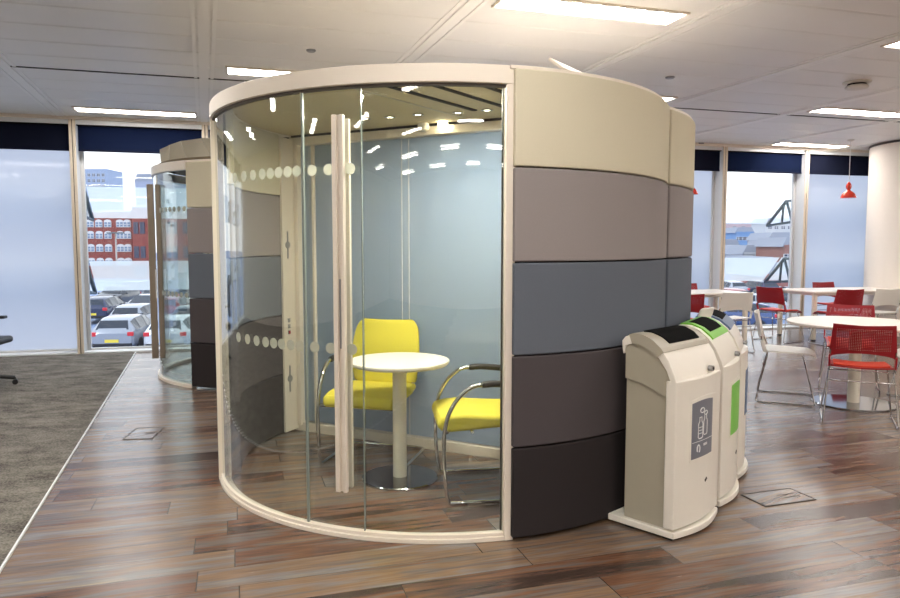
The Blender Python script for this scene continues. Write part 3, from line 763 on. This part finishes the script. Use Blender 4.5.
# ================================================================ SECOND POD (far left)
P2 = Vector((-1.93, 8.08, 0))
def pod2():
    t = thing('meeting_pod', 'smaller-looking second round pod beyond, beside the left windows', 'meeting pod', P2, 0)
    pst = at(192.5, 388)-P2; ap = math.atan2(pst.y, pst.x)           # post where glass meets padding
    r = math.hypot(pst.x, pst.y); a_end = ap-R(190)
    MB().arc((0, 0), r-.055, r+.01, a_end, ap, 0, .035, 72).build('floor_rail', M['rim'], t, bevel=.003)
    MB().arc((0, 0), r-.05, r+.012, a_end, ap, 2.15, PH, 72).build('fascia', M['rim'], t, bevel=.006)
    MB().arc((0, 0), r-.02, r-.01, a_end, ap, .03, 2.15, 72).build('glass_panel', M['pod_glass'], t)
    for nm, z0, z1 in bands:
        MB().arc((0, 0), r-.10, r+.02, ap+R(.3), ap+R(165), z0, z1, 60).build('padded_panel', M[nm], t, bevel=.012, seg=3)
    MB().arc((0, 0), r-.09, r+.01, ap, ap+R(165), 2.222, PH, 60).build('top_lip', M['rim'], t, bevel=.004)
    MB().lathe([(0, 0), (r-.06, 0), (r-.06, .03), (0, .03)], (0, 0, 2.245), 60, False).build('roof_deck', mat('dark_acoustic_board', (110, 98, 78), .9), t)
    for z in (.925, 1.775):
        for k in range(9):
            a = ap-R(2.2+3.4*k); nrm = Vector((math.cos(a), math.sin(a), 0)); tg = Vector((-nrm.y, nrm.x, 0)); c0 = nrm*(r-.006)+Vector((0, 0, z))
            v_ = [c0+tg*(.027*math.cos(2*PI*i/16))+Vector((0, 0, .027*math.sin(2*PI*i/16))) for i in range(16)]
            MB().add(v_+[q+nrm*.001 for q in v_], [tuple(range(16)), tuple(range(31, 15, -1))]+[(i, (i+1) % 16, 16+(i+1) % 16, 16+i) for i in range(16)]).build('frosted_dot', M['dot'], t)
    # tall flat door pull
    d = Vector(((156.5-450)/F, 1, 0)).normalized(); o = -P2; b = o.dot(d); c = o.dot(o)-(r+.03)**2; disc_ = b*b-c
    tt = -b-math.sqrt(max(disc_, 0)); p = o+d*tt; ha = math.atan2(p.y, p.x)
    hnd = MB()
    vd = Vector((0, 0, 0))
    ang = math.atan2(d.y, d.x)-PI/2
    for q, wq in ((-.036, .066), (.036, .052)):
        cpt = p+Vector((math.cos(ang), math.sin(ang), 0))*q
        hnd.box((cpt.x, cpt.y, 1.14), (wq, .03, 1.80), ang)
    h_ = hnd.build('door_handle', M['handle_dark'], t, bevel=.004)
    cpt = p+Vector((math.cos(ang), math.sin(ang), 0))*.003-Vector((0, .018, 0))
    MB().box((cpt.x, cpt.y, 1.02), (.018, .02, .30), ang).build('recess', M['ink'], h_)
    # fanned acoustic flaps on the roof
    for k, (bl_, br_, tr_, tl_) in enumerate((((164, 160), (172, 159), (173, 147), (163.5, 151)), ((171, 159), (191, 157), (184, 143), (172, 147)), ((191, 157), (216, 155), (205, 140), (184, 143)), ((214, 155), (236, 153), (226, 139), (205, 140)))):
        Y = 7.30+.12*k
        def pt(q, dy): return Vector(((q[0]-450)/F*(Y+dy), Y+dy, EYE+(245-q[1])*(Y+dy)/F))-P2
        vsx = [pt(bl_, 0), pt(br_, 0), pt(tr_, .12), pt(tl_, .12)]; vsx[0].z = vsx[1].z = 2.276
        vsx += [v_+Vector((0, .02, 0)) for v_ in vsx]
        MB().add(vsx, [(0, 1, 2, 3), (7, 6, 5, 4), (0, 4, 5, 1), (1, 5, 6, 2), (2, 6, 7, 3), (3, 7, 4, 0)]).build('roof_flap', M['bin_grey'], t)
    return t
pod2()

# ================================================================ RECYCLING BINS
pitch = .495
BIN = [((1.068, 3.25), 45), ((1.455, 3.672), 58), ((1.735, 4.12), 65)]
def bin_(label, idx, surround, lblm, kind):
    """local x along the row, y to the back, front at y=0"""
    p = Vector((BIN[idx][0][0], BIN[idx][0][1], 0))
    t = thing('recycling_bin', label, 'bin', p, R(BIN[idx][1]), 'row of three recycling bins')
    W, D = pitch-.012, .295
    def bow(x0, x1, y, b, n=10): return [(x0+(x1-x0)*i/n, y-b*math.sin(PI*i/n)) for i in range(n+1)]
    # base
    bk = (.068, .045, .01)[idx]
    base = bow(.0, W, .0, .045)+[(W, D+bk), (0, D+bk)]
    MB().prism(base, (.012, .045), 'z').build('base', M['bin_cream'], t, bevel=.006)
    MB().box((.04, D-.05, .006), (.05, .05, .012)).box((W-.04, D-.05, .006), (.05, .05, .012)).box((.04, .04, .006), (.05, .05, .012)).box((W-.04, .04, .006), (.05, .05, .012)).build('foot', M['black'], t)
    # arched profile in (y,z)
    outer = [(D, .905), (D+.004, .945), (D-.015, .968), (D-.06, .985), (D-.11, .983), (D-.16, .964), (D-.21, .923), (D-.25, .868), (D-.28, .80), (D-.29, .765)]
    inner = [(y+.012 if y < D-.09 else y-.004, z-.045) for y, z in outer]
    inner[0] = (D-.005, .88); inner[1] = (D-.012, .895); inner[-1] = (.035, .74)
    core_ = [(D-.012, .045), (D-.012, .895)]+inner[2:-1]+[(.035, .74), (.035, .045)]
    MB().prism(core_, (.022, W-.022), 'x').build('body', M['bin_olive'], t, bevel=.006)
    side = inner[1:-1]+[(.03, .70), (.06, .69), (.12, .715), (.18, .74), (D-.012, .757)]
    MB().prism([(y, z) for y, z in side], (.010, W-.010), 'x').build('collar', M['bin_olive'], t, bevel=.003)
    # lid: shell
    lid = outer+[(.024, .752)]+inner[:-1][::-1][:-0 or None]
    MB().prism(outer+inner[::-1], (0, W), 'x').build('lid', M['bin_cream'], t, bevel=.012, seg=3)
    # front shell, bowed, wrapping the sides
    fr_ = bow(.0, W, .004, .028, 14)+[(W, .055), (W-.012, .06), (W-.02, .035), (.02, .035), (.012, .06), (0, .055)]
    m = MB().prism(fr_, (.055, .775), 'z')
    m.build('front_panel', M['bin_cream'], t, bevel=.009, seg=3)
    # lid band and aperture over the arch: surface points
    def surf(d):   # d = fraction 0..1 along outer polyline from index 1..9
        pts = [Vector((0, a, b)) for a, b in outer[1:]]
        L = [(pts[i+1]-pts[i]).length for i in range(len(pts)-1)]; tot = sum(L); s_ = d*tot
        for i, l in enumerate(L):
            if s_ <= l or i == len(L)-1:
                q = pts[i].lerp(pts[i+1], s_/l); n_ = (pts[i+1]-pts[i]).normalized(); return q, Vector((0, -n_.z, n_.y)) if False else Vector((0, n_.z, -n_.y))
            s_ -= l
    def patch(x0, x1, d0, d1, off, th, taper=0):
        def fn(u, v):
            q, n_ = surf(d0+(d1-d0)*v)
            if n_.z < 0: n_ = -n_
            xx0 = x0+taper*v; xx1 = x1-taper*v
            return (xx0+(xx1-xx0)*u, q.y+n_.y*off, q.z+n_.z*off)
        return MB().grid(fn, 4, 10, th)
    if kind == 'full':
        op = [surf(.13+.055*i) for i in range(10)]
        MB().prism([(q.y-.003*0+n_.y*.0035, q.z+abs(n_.z)*.0035) for q, n_ in op]+[(q.y-n_.y*.048, q.z-abs(n_.z)*.048) for q, n_ in op[::-1]], (-.0035, W+.0035), 'x').build('surround', surround, t, label='grey band around the opening')
        patch(.085, W-.045, .20, .53, .006, .006, .02).build('opening', M['matt_black'], t)
    elif kind == 'frame':
        patch(.05, W-.02, .16, .62, .003, .010, .0).build('surround', surround, t, label='lime green frame around the opening')
        patch(.095, W-.07, .24, .52, .008, .008, .015).build('opening', M['matt_black'], t)
    else:
        patch(.03, W-.03, .10, .62, .004, .014, .0).build('surround', surround, t, label='slate blue frame around the opening')
        patch(.09, W-.06, .12, .45, .010, .010).build('opening', M['matt_black'], t)
        MB().prism([(D-.03, .96), (D-.05, 1.03), (D-.13, 1.045), (D-.11, .97)], (.02, .09), 'x').build('flap', M['bin_cream'], t, bevel=.01)
    # lock
    q = Vector((W-.11, -.018, .80))
    lk = MB().cyl((W*.73, .01, .80), (W*.73, -.014, .80), .014, 20).build('lock', M['grey_metal'], t)
    MB().cyl((W*.73, -.013, .80), (W*.73, -.016, .80), .007, 14).build('keyhole', M['black'], lk)
    # information panel (arched recess + printed label)
    def front_y(x): return .004-.028*math.sin(PI*x/W)
    def plate(x0, x1, z0, z1, arch, off, th, name, m, par):
        def fn(u, v):
            x = x0+(x1-x0)*u; zt = z1+arch*math.sin(PI*(.15+.7*u))
            return (x, front_y(x)-off, z0+(zt-z0)*v)
        return MB().grid(fn, 12, 4, th).build(name, m, par)
    rec = plate(.115, .40, .365, .66, .022, .001, .004, 'label_recess', M['bin_cream'], t)
    lb = plate(.122, .335, .380, .648, .016, .003, .003, 'label', lblm, t)
    if kind == 'full':
        ik = MB()
        def outl(pts2): ik.tube([(x*1.25-.025, front_y(x*1.25-.025)-.0055, z) for x, z in pts2], .0024, 6, closed=True)
        def bottle(cx, z0, w, h, nk):
            outl([(cx-w, z0+.006), (cx-w*.6, z0), (cx+w*.6, z0), (cx+w, z0+.006), (cx+w, z0+h*.68), (cx+nk, z0+h*.82), (cx+nk, z0+h), (cx-nk, z0+h), (cx-nk, z0+h*.82), (cx-w, z0+h*.68)])
        bottle(.178, .475, .017, .105, .008); bottle(.217, .487, .015, .10, .008)
        outl([(.19+.016*math.cos(2*PI*i/12), .613+.012*math.sin(2*PI*i/12)) for i in range(12)])
        outl([(.219+.013*math.cos(2*PI*i/12), .596+.010*math.sin(2*PI*i/12)) for i in range(12)])
        for zz in (.50, .515, .53): ik.tube([(x*1.25-.025, front_y(x*1.25-.025)-.0055, zz) for x in (.165, .178, .191)], .0015, 5)
        ik.tube([(x, front_y(x)-.0055, .462) for x in (.125, .20, .27, .332)], .0012, 5)
        ik.tube([(.182+.014*math.cos(a), front_y(.182)-.0055, .425+.02*math.sin(a)) for a in [R(x) for x in range(-60, 230, 25)]], .003, 6)
        for x in (.235, .245, .255, .265): ik.tube([(x, front_y(x)-.0055, .432), (x, front_y(x)-.0055, .444)], .0025, 5)
        ik.build('icons', M['ink'], lb)
    em = MB()
    for a in (R(20), R(65)): em.box((.275+.004*math.cos(a), front_y(.275)-.002, .245+.008*math.sin(a)), (.022, .003, .006), rot=Matrix.Rotation(-R(35), 3, 'Y'))
    em.build('emblem', M['dark_gap'], t)
    return t
bin_('nearest recycling bin with grey lid band and grey bottle label', 0, M['bin_grey'], M['label_grey'], 'full')
bin_('middle recycling bin with lime green opening frame and green label', 1, M['bin_green'], M['label_green'], 'frame')
bin_('farthest recycling bin of the row with slate blue opening frame', 2, M['bin_blue'], M['bin_blue'], 'flap')

# ================================================================ CAFE AREA
def cafe_chair(label, p, rz, back, seat, padm, group):
    """faces local +y; back at -y"""
    t = thing('cafe_chair', label, 'chair', p, rz, group)
    def sf(u, v):
        x = (u-.5)*2*(.215-.015*v*v); y = -.19+.42*v
        z = .455-.012*(1-(2*u-1)**2)+(.012*(1-v)) - (.03*max(0, v-.85)/.15)
        return (x, y, z)
    MB().grid(sf, 10, 12, .012).build('seat', seat, t)
    if padm: MB().grid(lambda u, v: (lambda q: (q[0]*.9, q[1]*.93+.005, q[2]+.010))(sf(u, v)), 10, 10, .012).build('seat_pad', padm, t)
    def bf(u, v):
        w = .232-.022*v+ (.0 if v > .15 else .0); x = (u-.5)*2*w
        z0 = .53+.05*math.sin(PI*u)**.5 if 0 < u < 1 else .53
        z = z0+(.80+.008*abs(2*u-1)-z0)*v
        y = -.195-.065*((z-.5)/.3)-.035*(1-(2*u-1)**2)
        return (x, y, z)
    MB().grid(bf, 16, 10, .007).build('backrest', back, t)
    arms = MB()
    for s in (-1, 1):
        arms.prism([(-.205, .46), (-.165, .455), (-.20, .56), (-.232, .56)], (s*.226-.006, s*.226+.006), 'x')
    arms.build('back_bracket', back if back not in (M['red_perf'], M['white_perf']) else (M['red'] if back is M['red_perf'] else M['white_chair']), t, bevel=.003)
    for s in (-1, 1):
        X = s*.222; XF = s*.258
        path = fillet([(X, -.225, .60), (X, -.165, .44), (XF, -.255, .02), (XF, -.235, .008), (XF, .215, .008), (XF, .225, .02), (X*.92, .12, .44)], .03, 4)
        MB().tube(path, .0062, 8).build('side_frame', M['chrome'], t)
        MB().box((XF, -.19, .006), (.016, .03, .012)).box((XF, .18, .006), (.016, .03, .012)).build('glide', M['grey_metal'], t, bevel=.003)
    for bar in ([(-.225, -.17, .432), (.225, -.17, .432)], [(-.21, .12, .435), (.21, .12, .435)], [(-.236, -.205, .35), (.236, -.205, .35)]):
        MB().tube(bar, .0055, 8).build('cross_bar', M['chrome'], t)
    return t
GR, GW = 'red cafe chairs', 'white cafe chairs'
cr1 = cafe_chair('large red perforated chair in front of the round table, back towards the viewer', (3.31, 5.60, 0), R(-26), M['red_perf'], M['red'], M['red_seat'], GR)
cw1 = cafe_chair('white cafe chair left of the round table, standing side-on near the bins', at(786, 399), R(-115), M['white_perf'], M['white_chair'], None, GW)
def put(src, label, px, Y, rz, group=None):
    o = copy_tree(src); p = ad(px, Y); o.location = p; o.rotation_euler.z = rz; o['label'] = label; return o
put(cr1, 'orange-red chair behind the round table, its back facing away towards the windows', 853, 6.95, R(180-28))
put(cw1, 'white chair at the right edge of the photo beside the round table', 932, 6.2, R(75))
put(cr1, 'red chair at the left end of the long far table, turned sideways', 781, 10.35, R(-60))
put(cr1, 'red chair on the near side of the long far table, left of the white one', 838, 9.95, R(10))
put(cw1, 'white chair on the near side of the long far table, right of the red one', 875, 10.05, R(12))
put(cr1, 'red chair beyond the long far table, only its top showing before frosted window', 836, 11.35, R(195))
put(cr1, 'red chair beyond the long far table, at the right edge by the white column', 899, 11.2, R(200))
put(cw1, 'white chair at the far table between the bins and the clear window', 728, 9.3, R(8))
put(cr1, 'red chair at the far side of the table right behind the pod', 694, 10.95, R(192))
put(cr1, 'red chair at the near side of the table right behind the pod, mostly hidden', 680, 9.0, R(6))
tr = at(853, 403.5)
t_ = round_table('round white cafe table on a polished steel disc at right', (tr.x, tr.y, 0), .565, .335, .735, .05, None)
def long_table(label, p, ang, L_, W_):
    t = thing('rectangular_table', label, 'table', p, ang)
    MB().box((L_/2, W_/2, .722), (L_, W_, .026)).build('tabletop', M['table_white'], t, bevel=.004)
    MB().box((L_/2, W_/2, .69), (L_-.14, W_-.14, .04)).build('under_frame', M['white_chair'], t)
    for x in (.05, L_-.05):
        for y in (.05, W_-.05):
            lg = MB().box((x, y, .365), (.055, .055, .69)).build('leg', M['table_column'], t, bevel=.006)
            MB().box((x, y, .01), (.045, .045, .02)).build('foot', M['black'], lg)
b1_, b2_ = at(814, 341), at(778, 335.5)
long_table('long white table near the frosted right window with red and white chairs', (b1_.x-.05, b1_.y-.06, 0), FA, 2.3, .8)
a1_ = at(747, 343)
long_table('white table behind the bins and the pod, in front of the clear window', (a1_.x-su.x*1.6, a1_.y-su.y*1.6, 0), FA, 1.64, .8)
# pendants
def pendant(label, x, y):
    t = thing('pendant_lamp', label, 'pendant lamp', (x, y, 2.15), 0, 'red pendant lamps')
    MB().lathe([(.112, 0), (.114, .004), (.108, .03), (.088, .07), (.058, .10), (.03, .118), (.024, .13), (.036, .15), (.042, .18), (.036, .21), (.022, .235), (.012, .25), (.0, .252)], n=32).build('lamp_shade', M['lamp_red'], t)
    MB().cyl((0, 0, .25), (0, 0, H-2.15-.02), .005, 8).build('cord', M['ink'], t)
    MB().lathe([(.05, H-2.15), (.05, H-2.15-.015), (.02, H-2.15-.03), (0, H-2.15-.03)], n=24).build('ceiling_rose', M['detector'], t)
    MB().lathe([(0, .03), (.03, .035), (.035, .06), (.02, .1), (0, .1)], n=20).build('bulb', M['ink'], t)
pendant('red pendant lamp hanging over the long far table by the frosted window', 6.22, 11.02)
pendant('red pendant lamp almost hidden by the right edge of the pod', 3.5, 10.3)

# floor boxes
def floor_box(label, pts):
    P = [at(*p) for p in pts]; c = sum(P, Vector())/4
    d = P[1]-P[0]; a = math.atan2(d.y, d.x); L_ = d.length; W_ = (P[3]-P[0]).length
    t = thing('floor_box', label, 'floor socket lid', (c.x, c.y, 0), a)
    fr = MB()
    for y in (-W_/2, W_/2): fr.box((0, y, .002), (L_, .008, .004))
    for x in (-L_/2, L_/2): fr.box((x, 0, .002), (.008, W_, .004))
    fr.build('lid_frame', M['dark_gap'], t)
    MB().box((0, 0, .0012), (L_-.01, W_-.01, .002)).build('lid', M['planks'], t)
    h_ = MB()
    for y in (-.02, .02): h_.box((L_*.2, y, .003), (L_*.35, .004, .003))
    h_.build('cable_flap', M['dark_gap'], t)
floor_box('floor socket lid in the wood floor near the carpet, left of the pod', [(127, 439.5), (156, 438.5), (160, 428), (133, 428.5)])
floor_box('floor socket lid in the wood floor to the right of the bins', [(765, 506), (815, 499), (790, 490.5), (742, 494)])

# office chair at the left edge
oc = ad(-27, 6.9)
t = thing('office_chair', 'black swivel office chair cut off by the left edge of the photo', 'office chair', oc, R(98))
bs = MB(); 
for k in range(5):
    a = 2*PI*k/5+R(2)
    bs.tube([(0, 0, .10), (.15*math.cos(a), .15*math.sin(a), .10), (.31*math.cos(a), .31*math.sin(a), .075)], .02, 8)
bs.cyl((0, 0, .07), (0, 0, .16), .035)
bs.build('star_base', M['black'], t)
for k in range(5):
    a = 2*PI*k/5+R(2); c_, s_ = .31*math.cos(a), .31*math.sin(a)
    ct = Vector((-math.sin(a), math.cos(a), 0))
    MB().cyl(Vector((c_, s_, .034))-ct*.03, Vector((c_, s_, .034))-ct*.008, .026, 16).cyl(Vector((c_, s_, .034))+ct*.008, Vector((c_, s_, .034))+ct*.03, .026, 16).cyl((c_, s_, .03), (c_, s_, .08), .008, 8).build('caster', M['black'], t)
MB().cyl((0, 0, .15), (0, 0, .42), .025).build('gas_lift', M['chrome'], t)
MB().box((0, 0, .46), (.48, .48, .07)).build('seat', M['black'], t, bevel=.03, seg=4)
MB().grid(lambda u, v: ((u-.5)*.44, .24+.09*v-.04*(1-(2*u-1)**2), .56+.50*v), 8, 8, .03).build('backrest', M['black'], t)
MB().tube(spl([(0, .1, .42), (0, .27, .43), (0, .30, .6)], 4), .02, 8).build('back_stem', M['black'], t)
for s in (-1, 1):
    MB().tube(fillet([(s*.22, .05, .44), (s*.29, .05, .46), (s*.30, .02, .66)], .04), .014, 8).build('arm_post', M['black'], t)
    MB().box((s*.30, -.01, .675), (.08, .27, .03)).build('arm_rest', M['black'], t, bevel=.01)

# ================================================================ OUTSIDE
GZ = -2.95
structure('ground', MB().box((0, 180, GZ-.5), (900, 345, 1.0)), M['asphalt'])
def car(label, px, Y, rz, paint, group='parked cars'):
    t = thing('car', label, 'car', ad(px, Y, GZ), rz, group)
    # stations along y (rear at -y): (y, z low, z belt, z top, half width belt, half width top)
    S = [(-2.10, .42, .80, .86, .74, .62), (-2.02, .32, .92, 1.02, .82, .66), (-1.70, .28, .95, 1.34, .86, .58), (-1.2, .28, .96, 1.44, .87, .60), (-.3, .28, .95, 1.47, .88, .62), (.25, .28, .93, 1.42, .88, .60), (1.0, .28, .92, .98, .87, .70), (1.7, .28, .80, .86, .84, .68), (2.0, .32, .66, .74, .78, .62), (2.12, .40, .58, .62, .66, .5)]
    vs_ = []; n = len(S)
    for y, zl, zb, zt, wb, wt in S:
        ring = [(-wb*.9, zl), (-wb, zl+.12), (-wb, (zl+zb)/2+.05), (-wb*.97, zb), (-wt, zt-.04), (-wt*.8, zt), (wt*.8, zt), (wt, zt-.04), (wb*.97, zb), (wb, (zl+zb)/2+.05), (wb, zl+.12), (wb*.9, zl)]
        vs_ += [(x, y, z) for x, z in ring]
    K = 12; fs = []
    for i in range(n-1):
        for k in range(K): fs.append((i*K+k, i*K+(k+1) % K, (i+1)*K+(k+1) % K, (i+1)*K+k))
    b = MB().add(vs_, fs, True); b.add(vs_, [tuple(range(K)), tuple((n-1)*K+k for k in range(K))][::1])
    b.build('body', PAINT[paint], t)
    gl = MB()
    def ringp(i, k, off=.012):
        v = Vector(vs_[i*K+k]); c = Vector((0, v.y*.9, .7)); return v+(v-c).normalized()*off
    def q4(a, b_, c, d, ins=.1):
        m_ = (a+b_+c+d)/4; gl.add([p.lerp(m_, ins) for p in (a, b_, c, d)], [(0, 1, 2, 3)])
    q4(Vector((-.66, -2.03, 1.0)), Vector((-.56, -1.73, 1.36)), Vector((.56, -1.73, 1.36)), Vector((.66, -2.03, 1.0)), .06)      # rear screen
    q4(Vector((-.66, 1.0, 1.02)), Vector((-.56, .27, 1.45)), Vector((.56, .27, 1.45)), Vector((.66, 1.0, 1.02)), .06)      # windscreen
    for a_, b2 in ((2, 3), (3, 4), (4, 5), (5, 6)):
        for k0, k1 in ((3, 4), (7, 8)):
            q4(ringp(a_, k0), ringp(b2, k0), ringp(b2, k1), ringp(a_, k1), .08)
    gl.build('windows', M['car_glass'], t)
    tl = MB()
    for s in (-1, 1): tl.box((s*.70, -2.05, .83), (.24, .12, .17))
    tl.build('tail_light', M['car_red_light'], t, bevel=.03)
    hl = MB()
    for s in (-1, 1): hl.box((s*.62, 2.02, .62), (.26, .12, .13))
    hl.build('headlight', M['ink'], t, bevel=.03)
    MB().box((0, -2.115, .56), (.52, .02, .12)).build('number_plate', M['plate'], t)
    MB().box((0, -2.05, .40), (1.5, .12, .14)).build('rear_bumper', M['tyre'], t, bevel=.03)
    MB().box((0, 2.10, .45), (1.1, .06, .16)).build('grille', M['tyre'], t, bevel=.03)
    for y in (-1.32, 1.30):
        for s in (-1, 1): MB().cyl((s*.70, y, .31), (s*.885, y, .31), .31, 20).build('wheel', M['tyre'], t)
    for s in (-1, 1): MB().box((s*.97, .62, .97), (.16, .09, .12)).build('wing_mirror', PAINT[paint], t, bevel=.03)
    return t
def yg(py): return (EYE-GZ)*F/(py-245)
base_car = {}
def park(label, px, py, rz, paint, group='parked cars below the left window'):
    Y = yg(py)*.99+1.9; P = Vector((ad(px, Y-1.9).x, Y, GZ))
    if paint not in base_car:
        base_car[paint] = car(label, px, Y, rz, paint, group); base_car[paint].location = P
    else:
        o = copy_tree(base_car[paint]); o.location = P; o.rotation_euler.z = rz; o['label'] = label; o['group'] = group
A_ = R(4)
park('silver hatchback nearest to the window, yellow number plate, rear towards the viewer', 104, 354, R(8), 'silver')
park('silver car just behind the nearest silver hatchback', 121, 335.5, R(4), 'silver')
park('white car facing the viewer in the middle of the left car park', 132, 322, R(175), 'white')
park('navy car at the left edge of the clear window', 86, 323.5, R(8), 'navy')
park('dark car in the third row behind the navy one', 103, 308, R(180), 'dark')
park('dark car behind and right of the white car facing the viewer', 144, 310, R(183), 'dark')
park('white hatchback with red tail lights behind the tall door handle of the far pod', 159, 354, R(6), 'white')
park('red car partly hidden behind the tall door handle of the far pod', 160, 324, R(6), 'red')
park('dark grey car seen through the glass of the far pod', 180, 337, R(8), 'grey')
park('white car seen through the glass of the far pod, behind the dark grey car', 187, 314.5, R(186), 'white')
park('grey car farthest back through the glass of the far pod', 185, 306, R(6), 'grey')
park('silver car in the far row of the car park, left window', 120, 301, R(176), 'silver')
park('blue car in the far row of the car park, left window', 162, 299.5, R(176), 'blue')
G2 = 'parked cars below the right window'
park('blue car low in the right window, nearest of the cars there', 748, 333, R(70), 'blue', G2)
park('silver car low in the right window, second from the viewer', 764, 321, R(72), 'silver', G2)
park('red car in the middle row of the right window', 738, 311, R(12), 'red', G2)
park('dark car in the middle row of the right window', 780, 311, R(12), 'dark', G2)
park('silver car in the far row of the right window', 736, 299, R(10), 'silver', G2)
park('navy car in the far row of the right window', 768, 299, R(10), 'navy', G2)

# brick building
def building(label, x0, x1, Y, dep, ztop, m, rows=(), winm=M['far_glass'], frame=None, cols=(), ww=1.2, wh=1.6, arch=False, roof=None, name='building', group=None):
    X0, X1 = ad(x0, Y).x, ad(x1, Y).x
    t = thing(name, label, 'building', ((X0+X1)/2, Y, GZ), 0, group)
    w = X1-X0; h = ztop-GZ
    MB().box((0, dep/2, h/2), (w, dep, h)).build('wall', m, t)
    for r_ in rows:
        for c_ in cols:
            x = -w/2+w*c_
            f = MB().box((x, -.03, r_-GZ), (ww, .12, wh))
            if arch: f.prism([(x+ww/2*math.cos(a), r_-GZ+wh/2+ww/2*.6*math.sin(a)) for a in [PI*i/8 for i in range(9)]], (-.09, .03), 'y')
            fo = f.build('window', frame or M['white_frame'], t)
            p_ = MB()
            for q in (-.25, .25):
                for z_ in (-.22, .24): p_.box((x+q*ww, -.10, r_-GZ+z_*wh), (ww*.36, .04, wh*.36))
            p_.build('pane', winm, fo)
    if roof:
        MB().prism([(-w/2-.3, h), (w/2+.3, h), (w/2*.8, h+roof), (-w/2*.8, h+roof)], (0, dep), 'y').build('roof', mat('far_roof', (140, 146, 160), .8), t)
    MB().box((0, dep/2, h+.12), (w+.2, dep+.2, .24)).build('parapet', M['white_frame'] if m is M['brick'] else m, t)
    return t
bb = building('red brick building with white arched windows across the car park', 60, 133, 92, 14, 5.7, M['brick'], rows=(4.1, 2.6, .9, -.9), cols=(.34, .44, .56, .68, .845, .945), ww=.95, wh=.72, arch=True)
building('dark red brick block with tall dark windows beside the arched-window building', 133.5, 214, 90, 16, 6.2, M['brick'], rows=(3.6, .5, -1.9), winm=M['dark_far_glass'], frame=M['dark_far_glass'], cols=(.05, .13, .30, .45, .53, .66, .80, .88), ww=.62, wh=1.5)
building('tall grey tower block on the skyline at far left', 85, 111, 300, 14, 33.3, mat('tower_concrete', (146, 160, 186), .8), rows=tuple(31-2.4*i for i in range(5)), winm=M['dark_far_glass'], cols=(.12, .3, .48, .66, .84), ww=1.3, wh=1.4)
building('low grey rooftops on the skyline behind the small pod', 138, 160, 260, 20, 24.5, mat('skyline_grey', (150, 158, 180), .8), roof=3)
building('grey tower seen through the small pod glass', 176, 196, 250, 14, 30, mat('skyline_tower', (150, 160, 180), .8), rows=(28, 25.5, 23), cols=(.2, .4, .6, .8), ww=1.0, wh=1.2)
# right skyline
rnd = random.Random(3)
cols_ = [((214, 190, 196), 727, 766, 210, 7.9), ((130, 170, 220), 735, 752, 150, 4.0), ((228, 232, 236), 716, 738, 120, 1.2), ((226, 228, 232), 764, 792, 170, 6.8), ((176, 150, 148), 768, 800, 110, 2.2), ((214, 220, 230), 744, 768, 95, .2), ((150, 160, 178), 771, 784, 97, .9), ((170, 120, 112), 784, 804, 85, 1.2), ((190, 160, 160), 716, 745, 90, -.9), ((226, 230, 236), 752, 775, 78, -1.1), ((176, 116, 112), 766, 800, 62, -1.4), ((140, 150, 180), 722, 740, 76, -1.6)]
nmz = ['long pale pink block on the right skyline', 'blue shed in front of the pink block', 'white low building at the left of the right window view', 'white domed hall on the right skyline', 'brownish terrace below the white hall',
       'pale warehouse in the centre of the right window view', 'small grey house in the right window view', 'red brick house at the right of the right window view', 'pink-brown terrace low in the right window view', 'white workshop low in the right window view', 'red-brown row of houses lowest in the right window view', 'slate blue shed low at the left in the right window view']
for (c_, x0, x1, Y, zt), nm in zip(cols_, nmz):
    building(nm, x0, x1, Y, 8, zt, mat('far_wall', tuple(v*.82 for v in c_), .9), rows=(zt-1.2,) if Y > 60 else (), cols=(.15, .38, .62, .85), ww=1.0, wh=.7, winm=M['dark_far_glass'], roof=1.2 if Y < 200 else None)
# street lamp in the car park
p = ad(117, 60, GZ)
t = thing('street_lamp', 'tall street lamp standing in the car park before the brick building', 'street lamp', p)
MB().cyl((0, 0, 0), (0, 0, 5.4), .09, 10, .05).build('pole', M['grey_metal'], t)
MB().box((0, 0, 5.4), (1.5, .2, .12)).build('lamp_head', M['dark_steel'], t, bevel=.04)

# ================================================================ WORLD
w = bpy.data.worlds.new('overcast_sky'); sc.world = w; w.use_nodes = True
nt = w.node_tree; nt.nodes.clear(); L = nt.links.new
out = nt.nodes.new('ShaderNodeOutputWorld'); bg = nt.nodes.new('ShaderNodeBackground')
tc = nt.nodes.new('ShaderNodeTexCoord'); spx = nt.nodes.new('ShaderNodeSeparateXYZ'); L(tc.outputs['Generated'], spx.inputs[0])
rp = nt.nodes.new('ShaderNodeValToRGB'); L(spx.outputs[2], rp.inputs[0])
e = rp.color_ramp.elements; e[0].position = 0; e[0].color = (.95, .97, 1.0, 1); e[1].position = .8; e[1].color = (.80, .88, 1.0, 1)
x = e.new(.22); x.color = (.91, .95, 1.0, 1)
L(rp.outputs[0], bg.inputs[0]); bg.inputs[1].default_value = 1.1; L(bg.outputs[0], out.inputs[0])
sun = bpy.data.lights.new('sun', 'SUN'); sun.energy = .5; sun.angle = R(8); sun.color = (1, .97, .92)
so = bpy.data.objects.new('sun', sun); COL.objects.link(so); so.rotation_euler = (R(52), 0, R(-35)); so.location = (0, -5, 20)
